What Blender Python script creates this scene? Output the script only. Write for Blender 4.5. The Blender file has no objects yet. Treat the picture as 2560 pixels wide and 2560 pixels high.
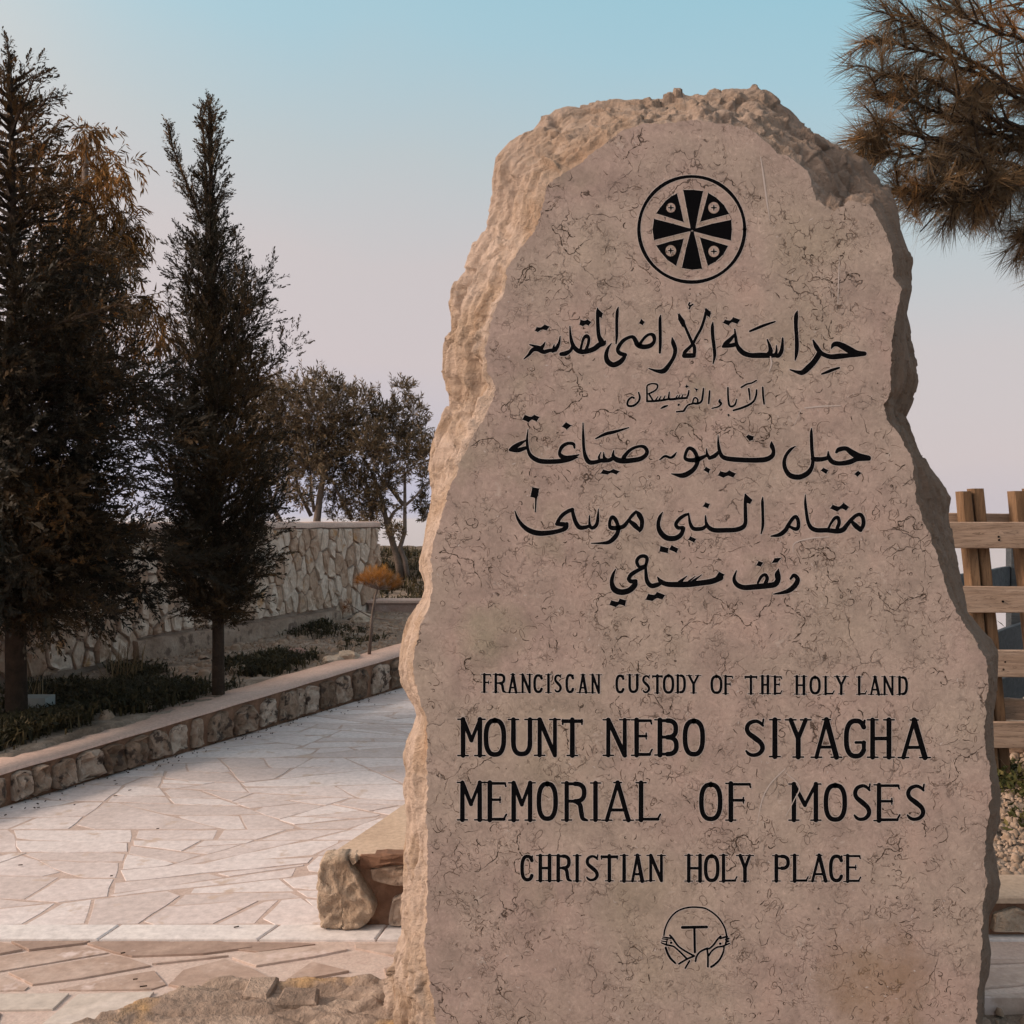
import bpy, bmesh, math, random
import numpy as np
from mathutils import Vector, noise, geometry
R = math.radians
S = bpy.context.scene
COL = S.collection

# ---------------------------------------------------------------- camera, sky, sun, exposure
EYE = 1.6; F = 2560.0; HOR = 1300.0
cam = bpy.data.cameras.new('camera'); camo = bpy.data.objects.new('camera', cam); COL.objects.link(camo)
camo.location = (0, 0, EYE); camo.rotation_euler = (R(90), 0, 0)
cam.sensor_width = 36; cam.lens = 36; cam.shift_y = (HOR - 1280) / 2560; cam.clip_end = 80000; cam.clip_start = 0.05
S.camera = camo
SUN_AZ = R(-103)      # towards the sun, measured from +Y (view direction) clockwise
SUN_EL = R(27)
W = bpy.data.worlds.new('World'); S.world = W; W.use_nodes = True
nt = W.node_tree; nt.nodes.clear(); N = nt.nodes; L = nt.links
out = N.new('ShaderNodeOutputWorld'); bg = N.new('ShaderNodeBackground'); bg.inputs['Strength'].default_value = 0.1
sky = N.new('ShaderNodeTexSky'); sky.sky_type = 'NISHITA'; sky.sun_disc = False
sky.sun_elevation = SUN_EL; sky.sun_rotation = SUN_AZ; sky.dust_density = 3.0
tc = N.new('ShaderNodeTexCoord'); sep = N.new('ShaderNodeSeparateXYZ'); L.new(tc.outputs['Generated'], sep.inputs[0])
wob = N.new('ShaderNodeTexNoise'); wob.inputs['Scale'].default_value = 2.2; wob.inputs['Detail'].default_value = 3
L.new(tc.outputs['Generated'], wob.inputs['Vector'])
ma = N.new('ShaderNodeMath'); ma.operation = 'MULTIPLY_ADD'; ma.inputs[1].default_value = 0.15; ma.inputs[2].default_value = -0.075
L.new(wob.outputs['Fac'], ma.inputs[0])
mx_ = N.new('ShaderNodeMath'); mx_.operation = 'MULTIPLY_ADD'; mx_.inputs[1].default_value = 0.16
L.new(sep.outputs['X'], mx_.inputs[0]); L.new(ma.outputs[0], mx_.inputs[2])
ad = N.new('ShaderNodeMath'); ad.operation = 'ADD'; L.new(sep.outputs['Z'], ad.inputs[0]); L.new(mx_.outputs[0], ad.inputs[1])
rp = N.new('ShaderNodeValToRGB'); cr = rp.color_ramp
stops = [(0.0, (.42, .41, .50)), (.05, (.44, .41, .46)), (.12, (.49, .43, .435)), (.22, (.475, .435, .435)), (.32, (.40, .445, .46)), (.42, (.30, .455, .52)), (.54, (.22, .44, .53)), (.68, (.30, .37, .42)), (1.0, (.34, .34, .36))]
while len(cr.elements) < len(stops): cr.elements.new(.5)
for e, (p, c) in zip(cr.elements, stops): e.position = p; e.color = (*c, 1)
L.new(ad.outputs[0], rp.inputs[0])
sc = N.new('ShaderNodeVectorMath'); sc.operation = 'SCALE'; sc.inputs['Scale'].default_value = 10.0; L.new(rp.outputs[0], sc.inputs[0])
# broad warm glow of the low sun's side of the sky (left and behind the camera)
gd_ = N.new('ShaderNodeVectorMath'); gd_.operation = 'DOT_PRODUCT'; gd_.inputs[1].default_value = (math.sin(SUN_AZ) * math.cos(SUN_EL), math.cos(SUN_AZ) * math.cos(SUN_EL), math.sin(SUN_EL)); L.new(tc.outputs['Generated'], gd_.inputs[0])
g1 = N.new('ShaderNodeMath'); g1.operation = 'MULTIPLY_ADD'; g1.inputs[1].default_value = .5; g1.inputs[2].default_value = .5; L.new(gd_.outputs['Value'], g1.inputs[0])
g2 = N.new('ShaderNodeMath'); g2.operation = 'POWER'; g2.inputs[1].default_value = 8; L.new(g1.outputs[0], g2.inputs[0])
gc = N.new('ShaderNodeVectorMath'); gc.operation = 'SCALE'; gc.inputs[0].default_value = (17, 11.8, 8.4); L.new(g2.outputs[0], gc.inputs['Scale'])
ga = N.new('ShaderNodeVectorMath'); ga.operation = 'ADD'; L.new(sc.outputs[0], ga.inputs[0]); L.new(gc.outputs[0], ga.inputs[1]); sc = ga
mixw = N.new('ShaderNodeMixRGB'); mixw.inputs[0].default_value = 0.93
L.new(sky.outputs[0], mixw.inputs[1]); L.new(sc.outputs[0], mixw.inputs[2]); L.new(mixw.outputs[0], bg.inputs['Color']); L.new(bg.outputs[0], out.inputs[0])
sl = bpy.data.lights.new('sun', 'SUN'); so = bpy.data.objects.new('sun', sl); COL.objects.link(so)
sl.energy = 2.5; sl.angle = R(14); sl.color = (1.0, .81, .66)
sd = Vector((math.sin(SUN_AZ) * math.cos(SUN_EL), math.cos(SUN_AZ) * math.cos(SUN_EL), math.sin(SUN_EL)))
so.rotation_euler = sd.to_track_quat('Z', 'Y').to_euler(); so.location = (-8, 4, 8)
S.view_settings.view_transform = 'Standard'; S.view_settings.look = 'None'; S.view_settings.exposure = 0.4; S.view_settings.gamma = 1
try: S.view_settings.use_curve_mapping = False
except Exception: pass
S.render.engine = 'CYCLES'; S.render.resolution_x = 1024; S.render.resolution_y = 1024

# ---------------------------------------------------------------- helpers
def P(px, py, d): return Vector(((px - 1280) / F * d, d, EYE - (py - HOR) / F * d))
def G(px, py, z=0.0):
    d = (EYE - z) * F / (py - HOR); return P(px, py, d)
def wloc(o):
    v = Vector((0, 0, 0))
    while o is not None: v = v + o.location; o = o.parent
    return v
def link(name, me, mats, parent=None):
    o = bpy.data.objects.new(name, me); COL.objects.link(o)
    for m in (mats if isinstance(mats, (list, tuple)) else [mats]):
        if len(me.materials) < (len(mats) if isinstance(mats, (list, tuple)) else 1): me.materials.append(m)
    if parent is not None:
        o.parent = parent; o.location = -wloc(parent)
    return o
def tag(o, label=None, cat=None, group=None, kind=None):
    if label: o['label'] = label
    if cat: o['category'] = cat
    if group: o['group'] = group
    if kind: o['kind'] = kind
    return o
def empty(name, loc, label=None, cat=None, group=None):
    o = bpy.data.objects.new(name, None); COL.objects.link(o); o.location = loc; o.empty_display_size = .1
    return tag(o, label, cat, group)
class MB:
    def __init__(s): s.v = []; s.f = []; s.m = []
    def add(s, vs, fs, mi=0):
        b = len(s.v); s.v += [tuple(v) for v in vs]; s.f += [tuple(i + b for i in f) for f in fs]; s.m += [mi] * len(fs)
    def box(s, c, sx, sy, sz, ax=None):
        X, Y, Z = ax or (Vector((1, 0, 0)), Vector((0, 1, 0)), Vector((0, 0, 1)))
        c = Vector(c); vs = [c + X * (i * sx / 2) + Y * (j * sy / 2) + Z * (k * sz / 2) for k in (-1, 1) for j in (-1, 1) for i in (-1, 1)]
        s.add(vs, [(0, 2, 3, 1), (4, 5, 7, 6), (0, 1, 5, 4), (2, 6, 7, 3), (0, 4, 6, 2), (1, 3, 7, 5)])
    def tube(s, pts, rad, n=6, cap=True):
        pts = [Vector(p) for p in pts]; rings = []
        for i, p in enumerate(pts):
            d = (pts[min(i + 1, len(pts) - 1)] - pts[max(i - 1, 0)]).normalized()
            u = d.cross(Vector((.13, .31, .94))); u = u.normalized() if u.length > 1e-4 else Vector((1, 0, 0)); w = d.cross(u)
            r = rad[i] if isinstance(rad, (list, tuple)) else rad
            rings.append([p + (u * math.cos(a) + w * math.sin(a)) * r for a in [2 * math.pi * k / n for k in range(n)]])
        vs = [v for r_ in rings for v in r_]; fs = []
        for i in range(len(pts) - 1):
            for k in range(n):
                a = i * n + k; b = i * n + (k + 1) % n; fs.append((a, b, b + n, a + n))
        if cap: fs.append(tuple(range(n))[::-1]); fs.append(tuple(range((len(pts) - 1) * n, len(pts) * n)))
        s.add(vs, fs)
    def mesh(s, name, smooth=False):
        me = bpy.data.meshes.new(name); me.from_pydata(s.v, [], s.f); 
        if any(s.m): me.polygons.foreach_set('material_index', s.m)
        if smooth: me.polygons.foreach_set('use_smooth', [True] * len(me.polygons))
        me.update(); return me
    def build(s, name, mats, parent=None, smooth=False): return link(name, s.mesh(name, smooth), mats, parent)
def np_mesh(name, v, f, smooth=False):
    v = np.ascontiguousarray(v, dtype=np.float32); f = np.ascontiguousarray(f, dtype=np.int32); k = f.shape[1]
    me = bpy.data.meshes.new(name); me.vertices.add(len(v)); me.vertices.foreach_set('co', v.ravel())
    me.loops.add(f.size); me.loops.foreach_set('vertex_index', f.ravel())
    me.polygons.add(len(f)); me.polygons.foreach_set('loop_start', np.arange(0, f.size, k, dtype=np.int32))
    me.polygons.foreach_set('loop_total', np.full(len(f), k, dtype=np.int32))
    if smooth: me.polygons.foreach_set('use_smooth', np.ones(len(f), dtype=bool))
    me.update(calc_edges=True); me.validate(); return me
def tess(poly):
    return geometry.tessellate_polygon([[Vector((p[0], p[1], 0)) for p in poly]])

# ---------------------------------------------------------------- materials
def newmat(name, rough=.85, spec=.25):
    m = bpy.data.materials.new(name); m.use_nodes = True; n = m.node_tree; b = n.nodes['Principled BSDF']
    b.inputs['Roughness'].default_value = rough; b.inputs['Specular IOR Level'].default_value = spec
    return m, n, b
def nz(n, co, scale, detail=6, rough=.6, dist=0.0):
    t = n.nodes.new('ShaderNodeTexNoise'); t.inputs['Scale'].default_value = scale; t.inputs['Detail'].default_value = detail
    t.inputs['Roughness'].default_value = rough; t.inputs['Distortion'].default_value = dist; n.links.new(co, t.inputs['Vector']); return t.outputs['Fac']
def ramp(n, fac, stops, interp='LINEAR'):
    r = n.nodes.new('ShaderNodeValToRGB'); c = r.color_ramp; c.interpolation = interp
    while len(c.elements) < len(stops): c.elements.new(.5)
    for e, (p, k) in zip(c.elements, stops):
        e.position = p; e.color = (*k, 1) if isinstance(k, tuple) else (k, k, k, 1)
    n.links.new(fac, r.inputs[0]); return r.outputs[0]
def mix(n, fac, a, b, mode='MIX'):
    m = n.nodes.new('ShaderNodeMixRGB'); m.blend_type = mode
    for i, v in ((0, fac), (1, a), (2, b)):
        if isinstance(v, (int, float)): m.inputs[i].default_value = v if i == 0 else (v, v, v, 1)
        elif isinstance(v, tuple): m.inputs[i].default_value = (*v, 1)
        else: n.links.new(v, m.inputs[i])
    return m.outputs[0]
def math2(n, op, a, b=None, c=None):
    m = n.nodes.new('ShaderNodeMath'); m.operation = op
    for i, v in enumerate((a, b, c)):
        if v is None: continue
        if isinstance(v, (int, float)): m.inputs[i].default_value = v
        else: n.links.new(v, m.inputs[i])
    return m.outputs[0]
def coords(n, sx=1, sy=1, sz=1, rnd=False):
    t = n.nodes.new('ShaderNodeTexCoord'); mp = n.nodes.new('ShaderNodeMapping'); mp.inputs['Scale'].default_value = (sx, sy, sz)
    n.links.new(t.outputs['Object'], mp.inputs[0]); return mp.outputs[0]
def rndout(n):
    o = n.nodes.new('ShaderNodeObjectInfo'); return o.outputs['Random']
def bump(n, b, h, strength, dist):
    k = n.nodes.new('ShaderNodeBump'); k.inputs['Strength'].default_value = strength; k.inputs['Distance'].default_value = dist
    n.links.new(h, k.inputs['Height']); n.links.new(k.outputs[0], b.inputs['Normal'])
def stone_mat(name, cols, scale=6, bs=.6, bd=.01, fine=60, rough=.9, spots=None, vary=.35):
    """cols: three colours blended by noise; each object shifts along them by its own random number"""
    m, n, b = newmat(name, rough, .2); co = coords(n)
    a = nz(n, co, scale, 8, .65, .3); f = nz(n, co, fine, 5, .7)
    s = math2(n, 'ADD', a, math2(n, 'MULTIPLY', math2(n, 'SUBTRACT', rndout(n), .5), vary))
    c = ramp(n, s, [(.28, cols[0]), (.5, cols[1]), (.72, cols[2])])
    c = mix(n, .55, c, ramp(n, f, [(.3, .62), (.7, 1.25)]), 'MULTIPLY')
    if spots:
        sp = nz(n, co, spots[1], 4, .6); c = mix(n, ramp(n, sp, [(spots[2], 0.0), (spots[2] + .08, 1.0)]), c, spots[0])
    n.links.new(c, b.inputs['Base Color'])
    h = math2(n, 'ADD', math2(n, 'MULTIPLY', a, .7), math2(n, 'MULTIPLY', f, .35)); bump(n, b, h, bs, bd)
    return m
def leaf_mat(name, cols, trans=.25, rough=.6):
    m, n, b = newmat(name, rough, .15)
    at = n.nodes.new('ShaderNodeAttribute'); at.attribute_name = 'tone'
    c = ramp(n, at.outputs['Fac'], [(i / (len(cols) - 1), k) for i, k in enumerate(cols)])
    n.links.new(c, b.inputs['Base Color'])
    t = n.nodes.new('ShaderNodeBsdfTranslucent'); n.links.new(c, t.inputs[0]); mx = n.nodes.new('ShaderNodeMixShader'); mx.inputs[0].default_value = trans
    o = n.nodes['Material Output']; n.links.new(b.outputs[0], mx.inputs[1]); n.links.new(t.outputs[0], mx.inputs[2]); n.links.new(mx.outputs[0], o.inputs[0])
    return m
def wood_mat(name, c1, c2, c3, axis='x', dark=(.05, .03, .02)):
    m, n, b = newmat(name, .75, .25); st = {'x': (1.2, 14, 14), 'z': (14, 14, 1.2)}[axis]
    co = coords(n, *st); off = n.nodes.new('ShaderNodeVectorMath'); off.operation = 'ADD'; n.links.new(co, off.inputs[0])
    cb = n.nodes.new('ShaderNodeCombineXYZ'); r = math2(n, 'MULTIPLY', rndout(n), 37.0); n.links.new(r, cb.inputs[0]); n.links.new(r, cb.inputs[2]); n.links.new(cb.outputs[0], off.inputs[1])
    a = nz(n, off.outputs[0], 1.4, 7, .6, .9); f = nz(n, off.outputs[0], 6, 6, .7, .4)
    c = ramp(n, a, [(.3, c1), (.5, c2), (.7, c3)]); c = mix(n, .7, c, ramp(n, f, [(.3, .55), (.62, 1.1)]), 'MULTIPLY')
    ln = math2(n, 'ABSOLUTE', math2(n, 'SUBTRACT', math2(n, 'FRACT', math2(n, 'MULTIPLY', a, 9.0)), .5)); c = mix(n, ramp(n, ln, [(0, .55), (.10, 0.0)]), c, dark)
    n.links.new(c, b.inputs['Base Color']); bump(n, b, f, .5, .004); return m

M = {}
M['paver'] = stone_mat('paver stone', [(.55, .475, .455), (.62, .545, .53), (.66, .60, .59)], 2.2, .35, .005, 26, .7, ((.50, .40, .34), 6, .60), .6)
M['strip'] = stone_mat('white kerb stone', [(.58, .535, .52), (.65, .61, .60), (.69, .65, .63)], 3, .3, .004, 26, .7, None, .2)
M['slab'] = stone_mat('pinkish slab stone', [(.31, .225, .185), (.39, .29, .24), (.50, .40, .35)], 4, .5, .008, 26, .85, ((.60, .50, .47), 6, .60), .45)
M['paleslab'] = stone_mat('pale slab stone', [(.47, .415, .37), (.52, .46, .41), (.56, .50, .46)], 4, .3, .005, 22, .8, None, .2)
M['joint'] = stone_mat('sand joint', [(.42, .32, .275), (.49, .385, .34), (.54, .44, .39)], 20, .5, .006, 90)
M['mortar'] = stone_mat('brown mortar', [(.16, .085, .055), (.23, .13, .085), (.30, .18, .12)], 8, .8, .015, 60)
M['greymortar'] = stone_mat('grey wall mortar', [(.22, .155, .12), (.28, .20, .16), (.33, .25, .20)], 8, .8, .015, 60)
M['cap'] = stone_mat('pink cement cap', [(.52, .37, .31), (.60, .43, .36), (.66, .50, .42)], 2.5, .5, .01, 45)
M['tancap'] = stone_mat('tan cement cap', [(.46, .34, .25), (.52, .39, .29), (.56, .43, .33)], 2.5, .5, .01, 45)
M['fieldstone'] = stone_mat('low wall stone', [(.15, .10, .07), (.29, .205, .15), (.45, .36, .295)], 9, 1, .03, 34, .9, ((.07, .05, .04), 13, .54), .5)
M['wallstone'] = stone_mat('tall wall stone', [(.46, .32, .235), (.58, .445, .35), (.65, .53, .44)], 5, .9, .03, 26, .9, ((.46, .27, .14), 4, .60), .7)
M['paleboulder'] = stone_mat('pale boulder', [(.42, .31, .225), (.52, .41, .315), (.60, .49, .39)], 13, 1, .05, 50)
M['redwall'] = stone_mat('reddish wall', [(.26, .16, .13), (.34, .22, .18), (.42, .31, .27)], 5, .7, .02, 40)
M['footing'] = stone_mat('wall footing', [(.22, .15, .11), (.36, .26, .20), (.46, .36, .29)], 4, 1, .05, 22, .9, ((.16, .11, .085), 7, .56))
M['bedrock'] = stone_mat('bedrock', [(.12, .09, .07), (.26, .195, .155), (.40, .31, .25)], 5, 1, .05, 30, .9, ((.42, .27, .14), 2.2, .54))
M['gravel'] = stone_mat('gravel chips', [(.24, .17, .12), (.38, .285, .22), (.56, .46, .385)], 14, .5, .01, 60)
M['bark'] = stone_mat('bark', [(.022, .015, .011), (.045, .03, .021), (.085, .055, .038)], 14, 1, .02, 70)
M['olivebark'] = stone_mat('olive bark', [(.11, .085, .07), (.17, .13, .11), (.24, .19, .16)], 10, 1, .02, 70)
M['rail'] = wood_mat('pine rail wood', (.29, .20, .145), (.38, .265, .195), (.47, .345, .265))
M['post'] = wood_mat('brown post wood', (.12, .068, .036), (.19, .11, .06), (.27, .165, .095), 'z')
M['darkrail'] = wood_mat('weathered blue grey rail', (.045, .055, .065), (.07, .08, .09), (.10, .11, .12))
M['greyrail'] = wood_mat('weathered brown rail', (.15, .10, .075), (.24, .17, .125), (.34, .22, .15))
M['cypress'] = leaf_mat('cypress foliage', [(.018, .016, .010), (.040, .029, .016), (.10, .060, .027), (.22, .11, .04)], .15)
M['conifer'] = leaf_mat('dark conifer foliage', [(.016, .015, .011), (.034, .026, .016), (.075, .045, .02), (.20, .095, .03)], .15)
M['gum'] = leaf_mat('drooping leaves', [(.05, .036, .018), (.12, .065, .025), (.24, .12, .035), (.36, .17, .045)], .3)  # orange light of the low sun mixed into the leaf colours
M['olive'] = leaf_mat('olive leaves', [(.05, .038, .021), (.105, .075, .042), (.19, .135, .08), (.34, .26, .18)], .15)
M['needle'] = leaf_mat('pine needles', [(.09, .066, .043), (.17, .12, .072), (.28, .16, .07), (.42, .20, .06)], .35)
M['orange'] = leaf_mat('orange needles', [(.11, .045, .013), (.26, .11, .026), (.42, .185, .042), (.52, .26, .07)], .3)
M['weed'] = leaf_mat('weed leaves', [(.020, .019, .011), (.040, .036, .018), (.07, .055, .026), (.14, .10, .05)], .2)
M['straw'] = leaf_mat('dry grass', [(.14, .10, .05), (.26, .19, .11), (.40, .31, .20), (.50, .41, .29)], .2)
M['greenleaf'] = leaf_mat('green leaves', [(.03, .035, .012), (.06, .065, .02), (.10, .09, .03), (.16, .13, .05)], .2)
m_, n_, b_ = newmat('black paint', .95, .03); b_.inputs['Base Color'].default_value = (.004, .004, .005, 1); M['black'] = m_
m_, n_, b_ = newmat('pale letter rim and scratches', .9, .2); b_.inputs['Base Color'].default_value = (.50, .43, .40, 1); M['edge'] = m_  # bright groove outline put into the colour; also real scratches and shell chips
m_, n_, b_ = newmat('dark vein', .8, .2); b_.inputs['Base Color'].default_value = (.055, .037, .027, 1); M['vein'] = m_
m_, n_, b_ = newmat('brown vein', .8, .2); b_.inputs['Base Color'].default_value = (.15, .105, .082, 1); M['vein2'] = m_
m_, n_, b_ = newmat('white painted box', .6, .3); b_.inputs['Base Color'].default_value = (.30, .32, .32, 1); M['whitebox'] = m_
# ---------------------------------------------------------------- monument: rough body and smooth face
FD = 3.0
def monument_mats():
    # polished face: mauve limestone full of small dark fossil squiggles
    m, n, b = newmat('inscribed limestone face', .62, .3); co = coords(n)
    big = nz(n, co, 2.2, 4, .55); med = nz(n, co, 9, 6, .6, .4); fin = nz(n, co, 70, 5, .7)
    c = ramp(n, big, [(.30, (.37, .298, .24)), (.46, (.40, .315, .268)), (.60, (.395, .295, .258)), (.74, (.32, .268, .208))])
    c = mix(n, .75, c, ramp(n, med, [(.28, .70), (.5, 1.0), (.70, 1.22)]), 'MULTIPLY')
    c = mix(n, .5, c, ramp(n, fin, [(.3, .72), (.7, 1.22)]), 'MULTIPLY')
    c = mix(n, .8, c, ramp(n, nz(n, co, 34, 5, .7, 2.6), [(.30, .66), (.45, 1.0), (.55, 1.0), (.70, 1.32)]), 'MULTIPLY')
    def warp(amt, sc):
        t = n.nodes.new('ShaderNodeTexNoise'); t.inputs['Scale'].default_value = sc; t.inputs['Detail'].default_value = 5; n.links.new(co, t.inputs['Vector'])
        v = n.nodes.new('ShaderNodeVectorMath'); v.operation = 'SUBTRACT'; n.links.new(t.outputs['Color'], v.inputs[0]); v.inputs[1].default_value = (.5, .5, .5)
        s = n.nodes.new('ShaderNodeVectorMath'); s.operation = 'SCALE'; s.inputs['Scale'].default_value = amt; n.links.new(v.outputs[0], s.inputs[0])
        a = n.nodes.new('ShaderNodeVectorMath'); a.operation = 'ADD'; n.links.new(co, a.inputs[0]); n.links.new(s.outputs[0], a.inputs[1]); return a.outputs[0]
    hs = []
    for (sc, wd, am, ws, mlo, msc, st) in ((5.0, .006, .22, 9, .52, 3.2, 1.0), (12, .013, .12, 17, .53, 5.0, .8), (25, .026, .07, 30, .52, 8.0, .5)):
        v = n.nodes.new('ShaderNodeTexVoronoi'); v.feature = 'DISTANCE_TO_EDGE'; v.inputs['Scale'].default_value = sc; n.links.new(warp(am, ws), v.inputs['Vector'])
        line = ramp(n, v.outputs['Distance'], [(0, 1.0), (wd, .75), (wd * 2.2, 0.0)])
        brk = ramp(n, nz(n, co, msc * 4.3, 3, .6), [(.44, 0.0), (.56, 1.0)])
        msk = ramp(n, nz(n, co, msc, 3, .5, .3), [(mlo, 0.0), (mlo + .07, 1.0)])
        k = math2(n, 'MULTIPLY', math2(n, 'MULTIPLY', math2(n, 'MULTIPLY', line, msk), brk), st); hs.append(k)
        c = mix(n, k, c, (.05, .03, .02))
    # curled shell traces: contour lines of a noise
    cn = nz(n, warp(.05, 18), 17, 3, .55); ln = math2(n, 'ABSOLUTE', math2(n, 'SUBTRACT', cn, .5))
    k = math2(n, 'MULTIPLY', ramp(n, ln, [(0, .85), (.010, 0.0)]), ramp(n, nz(n, co, 12, 3, .5), [(.50, 0.0), (.60, 1.0)])); hs.append(k); c = mix(n, k, c, (.10, .065, .045))
    # pits and pinkish blotches
    vp = n.nodes.new('ShaderNodeTexVoronoi'); vp.inputs['Scale'].default_value = 19; vp.inputs['Randomness'].default_value = 1; n.links.new(warp(.06, 30), vp.inputs['Vector'])
    k = math2(n, 'MULTIPLY', ramp(n, vp.outputs['Distance'], [(.05, 1.0), (.11, 0.0)]), ramp(n, nz(n, co, 7, 2, .5), [(.55, 0.0), (.60, .9)])); hs.append(k); c = mix(n, k, c, (.05, .03, .02))
    c = mix(n, ramp(n, nz(n, co, 4.5, 4, .6), [(.60, 0.0), (.72, .30)]), c, (.45, .31, .26))
    c = mix(n, ramp(n, nz(n, co, 15, 4, .6), [(.64, 0.0), (.70, .5)]), c, (.54, .45, .40))
    sw = nz(n, co, 13, 3, .55, 3.2); k = math2(n, 'MULTIPLY', ramp(n, math2(n, 'ABSOLUTE', math2(n, 'SUBTRACT', sw, .5)), [(0, .5), (.012, 0.0)]), ramp(n, nz(n, co, 6, 3, .6), [(.47, 0.0), (.58, 1.0)])); hs.append(k); c = mix(n, k, c, (.11, .07, .05))
    vd = n.nodes.new('ShaderNodeVectorMath'); vd.operation = 'DISTANCE'; n.links.new(co, vd.inputs[0]); vd.inputs[1].default_value = (1.06, FD, .24)      # rust stain low on the right
    rs_ = math2(n, 'ADD', math2(n, 'MULTIPLY', vd.outputs['Value'], 2.6), nz(n, co, 9, 5, .65)); c = mix(n, ramp(n, rs_, [(.62, .45), (1.0, 0.0)]), c, (.27, .165, .085))
    n.links.new(c, b.inputs['Base Color'])
    tot = hs[0]
    for q in hs[1:]: tot = math2(n, 'ADD', tot, q)
    h = math2(n, 'SUBTRACT', math2(n, 'MULTIPLY', fin, .22), tot); bump(n, b, h, .5, .0025)
    M['face'] = m
    m, n, b = newmat('rough broken limestone', .9, .2); co = coords(n)
    a = nz(n, co, 3.2, 7, .65, .5); f = nz(n, co, 38, 8, .72, .3); g = nz(n, co, 11, 6, .6, .8)
    c = ramp(n, a, [(.28, (.41, .31, .25)), (.46, (.475, .37, .305)), (.58, (.40, .295, .22)), (.72, (.34, .21, .13))])
    c = mix(n, .5, c, ramp(n, g, [(.28, .45), (.5, .95), (.75, 1.15)]), 'MULTIPLY')
    c = mix(n, .4, c, ramp(n, f, [(.3, .65), (.7, 1.2)]), 'MULTIPLY')
    # weathering of the top: greyer crust; then browner and darker towards the right flank
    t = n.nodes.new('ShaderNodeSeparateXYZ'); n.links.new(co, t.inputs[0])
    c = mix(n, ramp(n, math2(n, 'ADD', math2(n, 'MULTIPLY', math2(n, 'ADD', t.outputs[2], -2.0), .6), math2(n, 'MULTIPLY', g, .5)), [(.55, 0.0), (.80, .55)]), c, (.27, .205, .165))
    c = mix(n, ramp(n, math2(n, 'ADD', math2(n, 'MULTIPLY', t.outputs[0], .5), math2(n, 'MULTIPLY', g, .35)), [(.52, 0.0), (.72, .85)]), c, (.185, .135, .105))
    n.links.new(c, b.inputs['Base Color']); h = math2(n, 'ADD', math2(n, 'MULTIPLY', g, .8), math2(n, 'MULTIPLY', f, .5)); bump(n, b, h, 1.0, .03)
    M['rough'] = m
monument_mats()
FACE = [[(1095,2700),(1087,2560),(1081,2500),(1069,2448),(1064,2396),(1059,2357),(1064,2319),(1064,2280),(1067,2215),(1067,2138),(1069,2099),(1062,2060),(1066,1970),(1067,1892),(1067,1840),(1064,1788)],
 [(1064,1788),(1054,1770),(1041,1736),(1032,1698),(1031,1659)],[(1031,1659),(1036,1620),(1044,1581),(1054,1555),(1067,1522),(1077,1496),(1080,1472)],
 [(1080,1472),(1077,1439),(1076,1400),(1088,1329),(1106,1280),(1123,1217),(1149,1157),(1176,1097),(1206,1051),(1232,998),(1236,965)],
 [(1236,965),(1222,938),(1209,885),(1219,839),(1232,783),(1259,733),(1264,673),(1288,636),(1332,580),(1350,539),(1357,497)],
 [(1357,497),(1367,462),(1408,433),(1450,408),(1483,379),(1522,350),(1560,323),(1597,310),(1659,308),(1730,299)],
 [(1730,299),(1777,303),(1860,316),(1891,332),(1922,357),(1945,382),(1970,390),(2021,427),(2030,460),(2042,500),(2086,528),(2128,500),(2175,511),(2203,553),(2217,588)],
 [(2217,588),(2233,634),(2235,693),(2256,717),(2243,799),(2230,866),(2230,932),(2227,982),(2210,1011)],
 [(2210,1011),(2220,1048),(2263,1107),(2283,1147),(2286,1197),(2296,1263),(2311,1300),(2351,1406),(2377,1492),(2405,1549),(2442,1606),(2468,1649)],
 [(2468,1649),(2472,1700),(2466,1780),(2462,1850),(2472,1905),(2480,1960),(2476,2034),(2466,2089),(2463,2162),(2470,2218),(2460,2254),(2457,2328),(2455,2401),(2446,2475),(2443,2548),(2440,2700)]]
SIL = [[(950,2700),(962,2560),(962,2474),(968,2443),(987,2396),(1002,2358),(1005,2319),(1003,2275),(1015,2215),(1018,2176),(1015,2138),(1018,2086),(1023,2060),(1017,1970),(1015,1892),(1020,1853),(1036,1819),(1043,1788)],
 [(1043,1788),(1038,1762),(1023,1742),(1006,1710),(1001,1679)],[(1001,1679),(1002,1633),(1010,1586),(1020,1555),(1036,1527),(1054,1503),(1062,1478)],
 [(1062,1478),(1062,1457),(1051,1426),(1050,1400),(1063,1340),(1075,1280),(1080,1237),(1075,1180),(1086,1114),(1110,1058),(1126,1025),(1120,981)],
 [(1120,981),(1115,932),(1126,866),(1136,826),(1131,766),(1143,720),(1166,680),(1191,632),(1208,586),(1228,539),(1237,518),(1237,466),(1247,429),(1251,400)],
 [(1251,400),(1280,363),(1326,330),(1357,294),(1379,290),(1390,280),(1417,265),(1466,259),(1535,249),(1615,242),(1680,238),(1696,228),(1721,234),(1783,226)],
 [(1783,226),(1839,218),(1895,218),(1945,249),(1994,293),(2063,349),(2119,377),(2162,398),(2193,436),(2224,473),(2240,516),(2249,572)],
 [(2249,572),(2277,647),(2277,728),(2266,783),(2276,866),(2293,955),(2276,1008),(2256,1048)],
 [(2256,1048),(2276,1091),(2296,1134),(2339,1197),(2357,1224),(2368,1247),(2367,1287),(2380,1364),(2400,1435),(2420,1529),(2451,1569),(2479,1600),(2494,1629)],
 [(2494,1629),(2492,1680),(2490,1745),(2483,1773),(2483,1832),(2486,1887),(2494,1941),(2503,1995),(2499,2050),(2484,2107),(2491,2162),(2500,2207),(2493,2247),(2469,2291),(2469,2339),(2475,2383),(2469,2438),(2458,2471),(2458,2549),(2455,2700)]]
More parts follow.
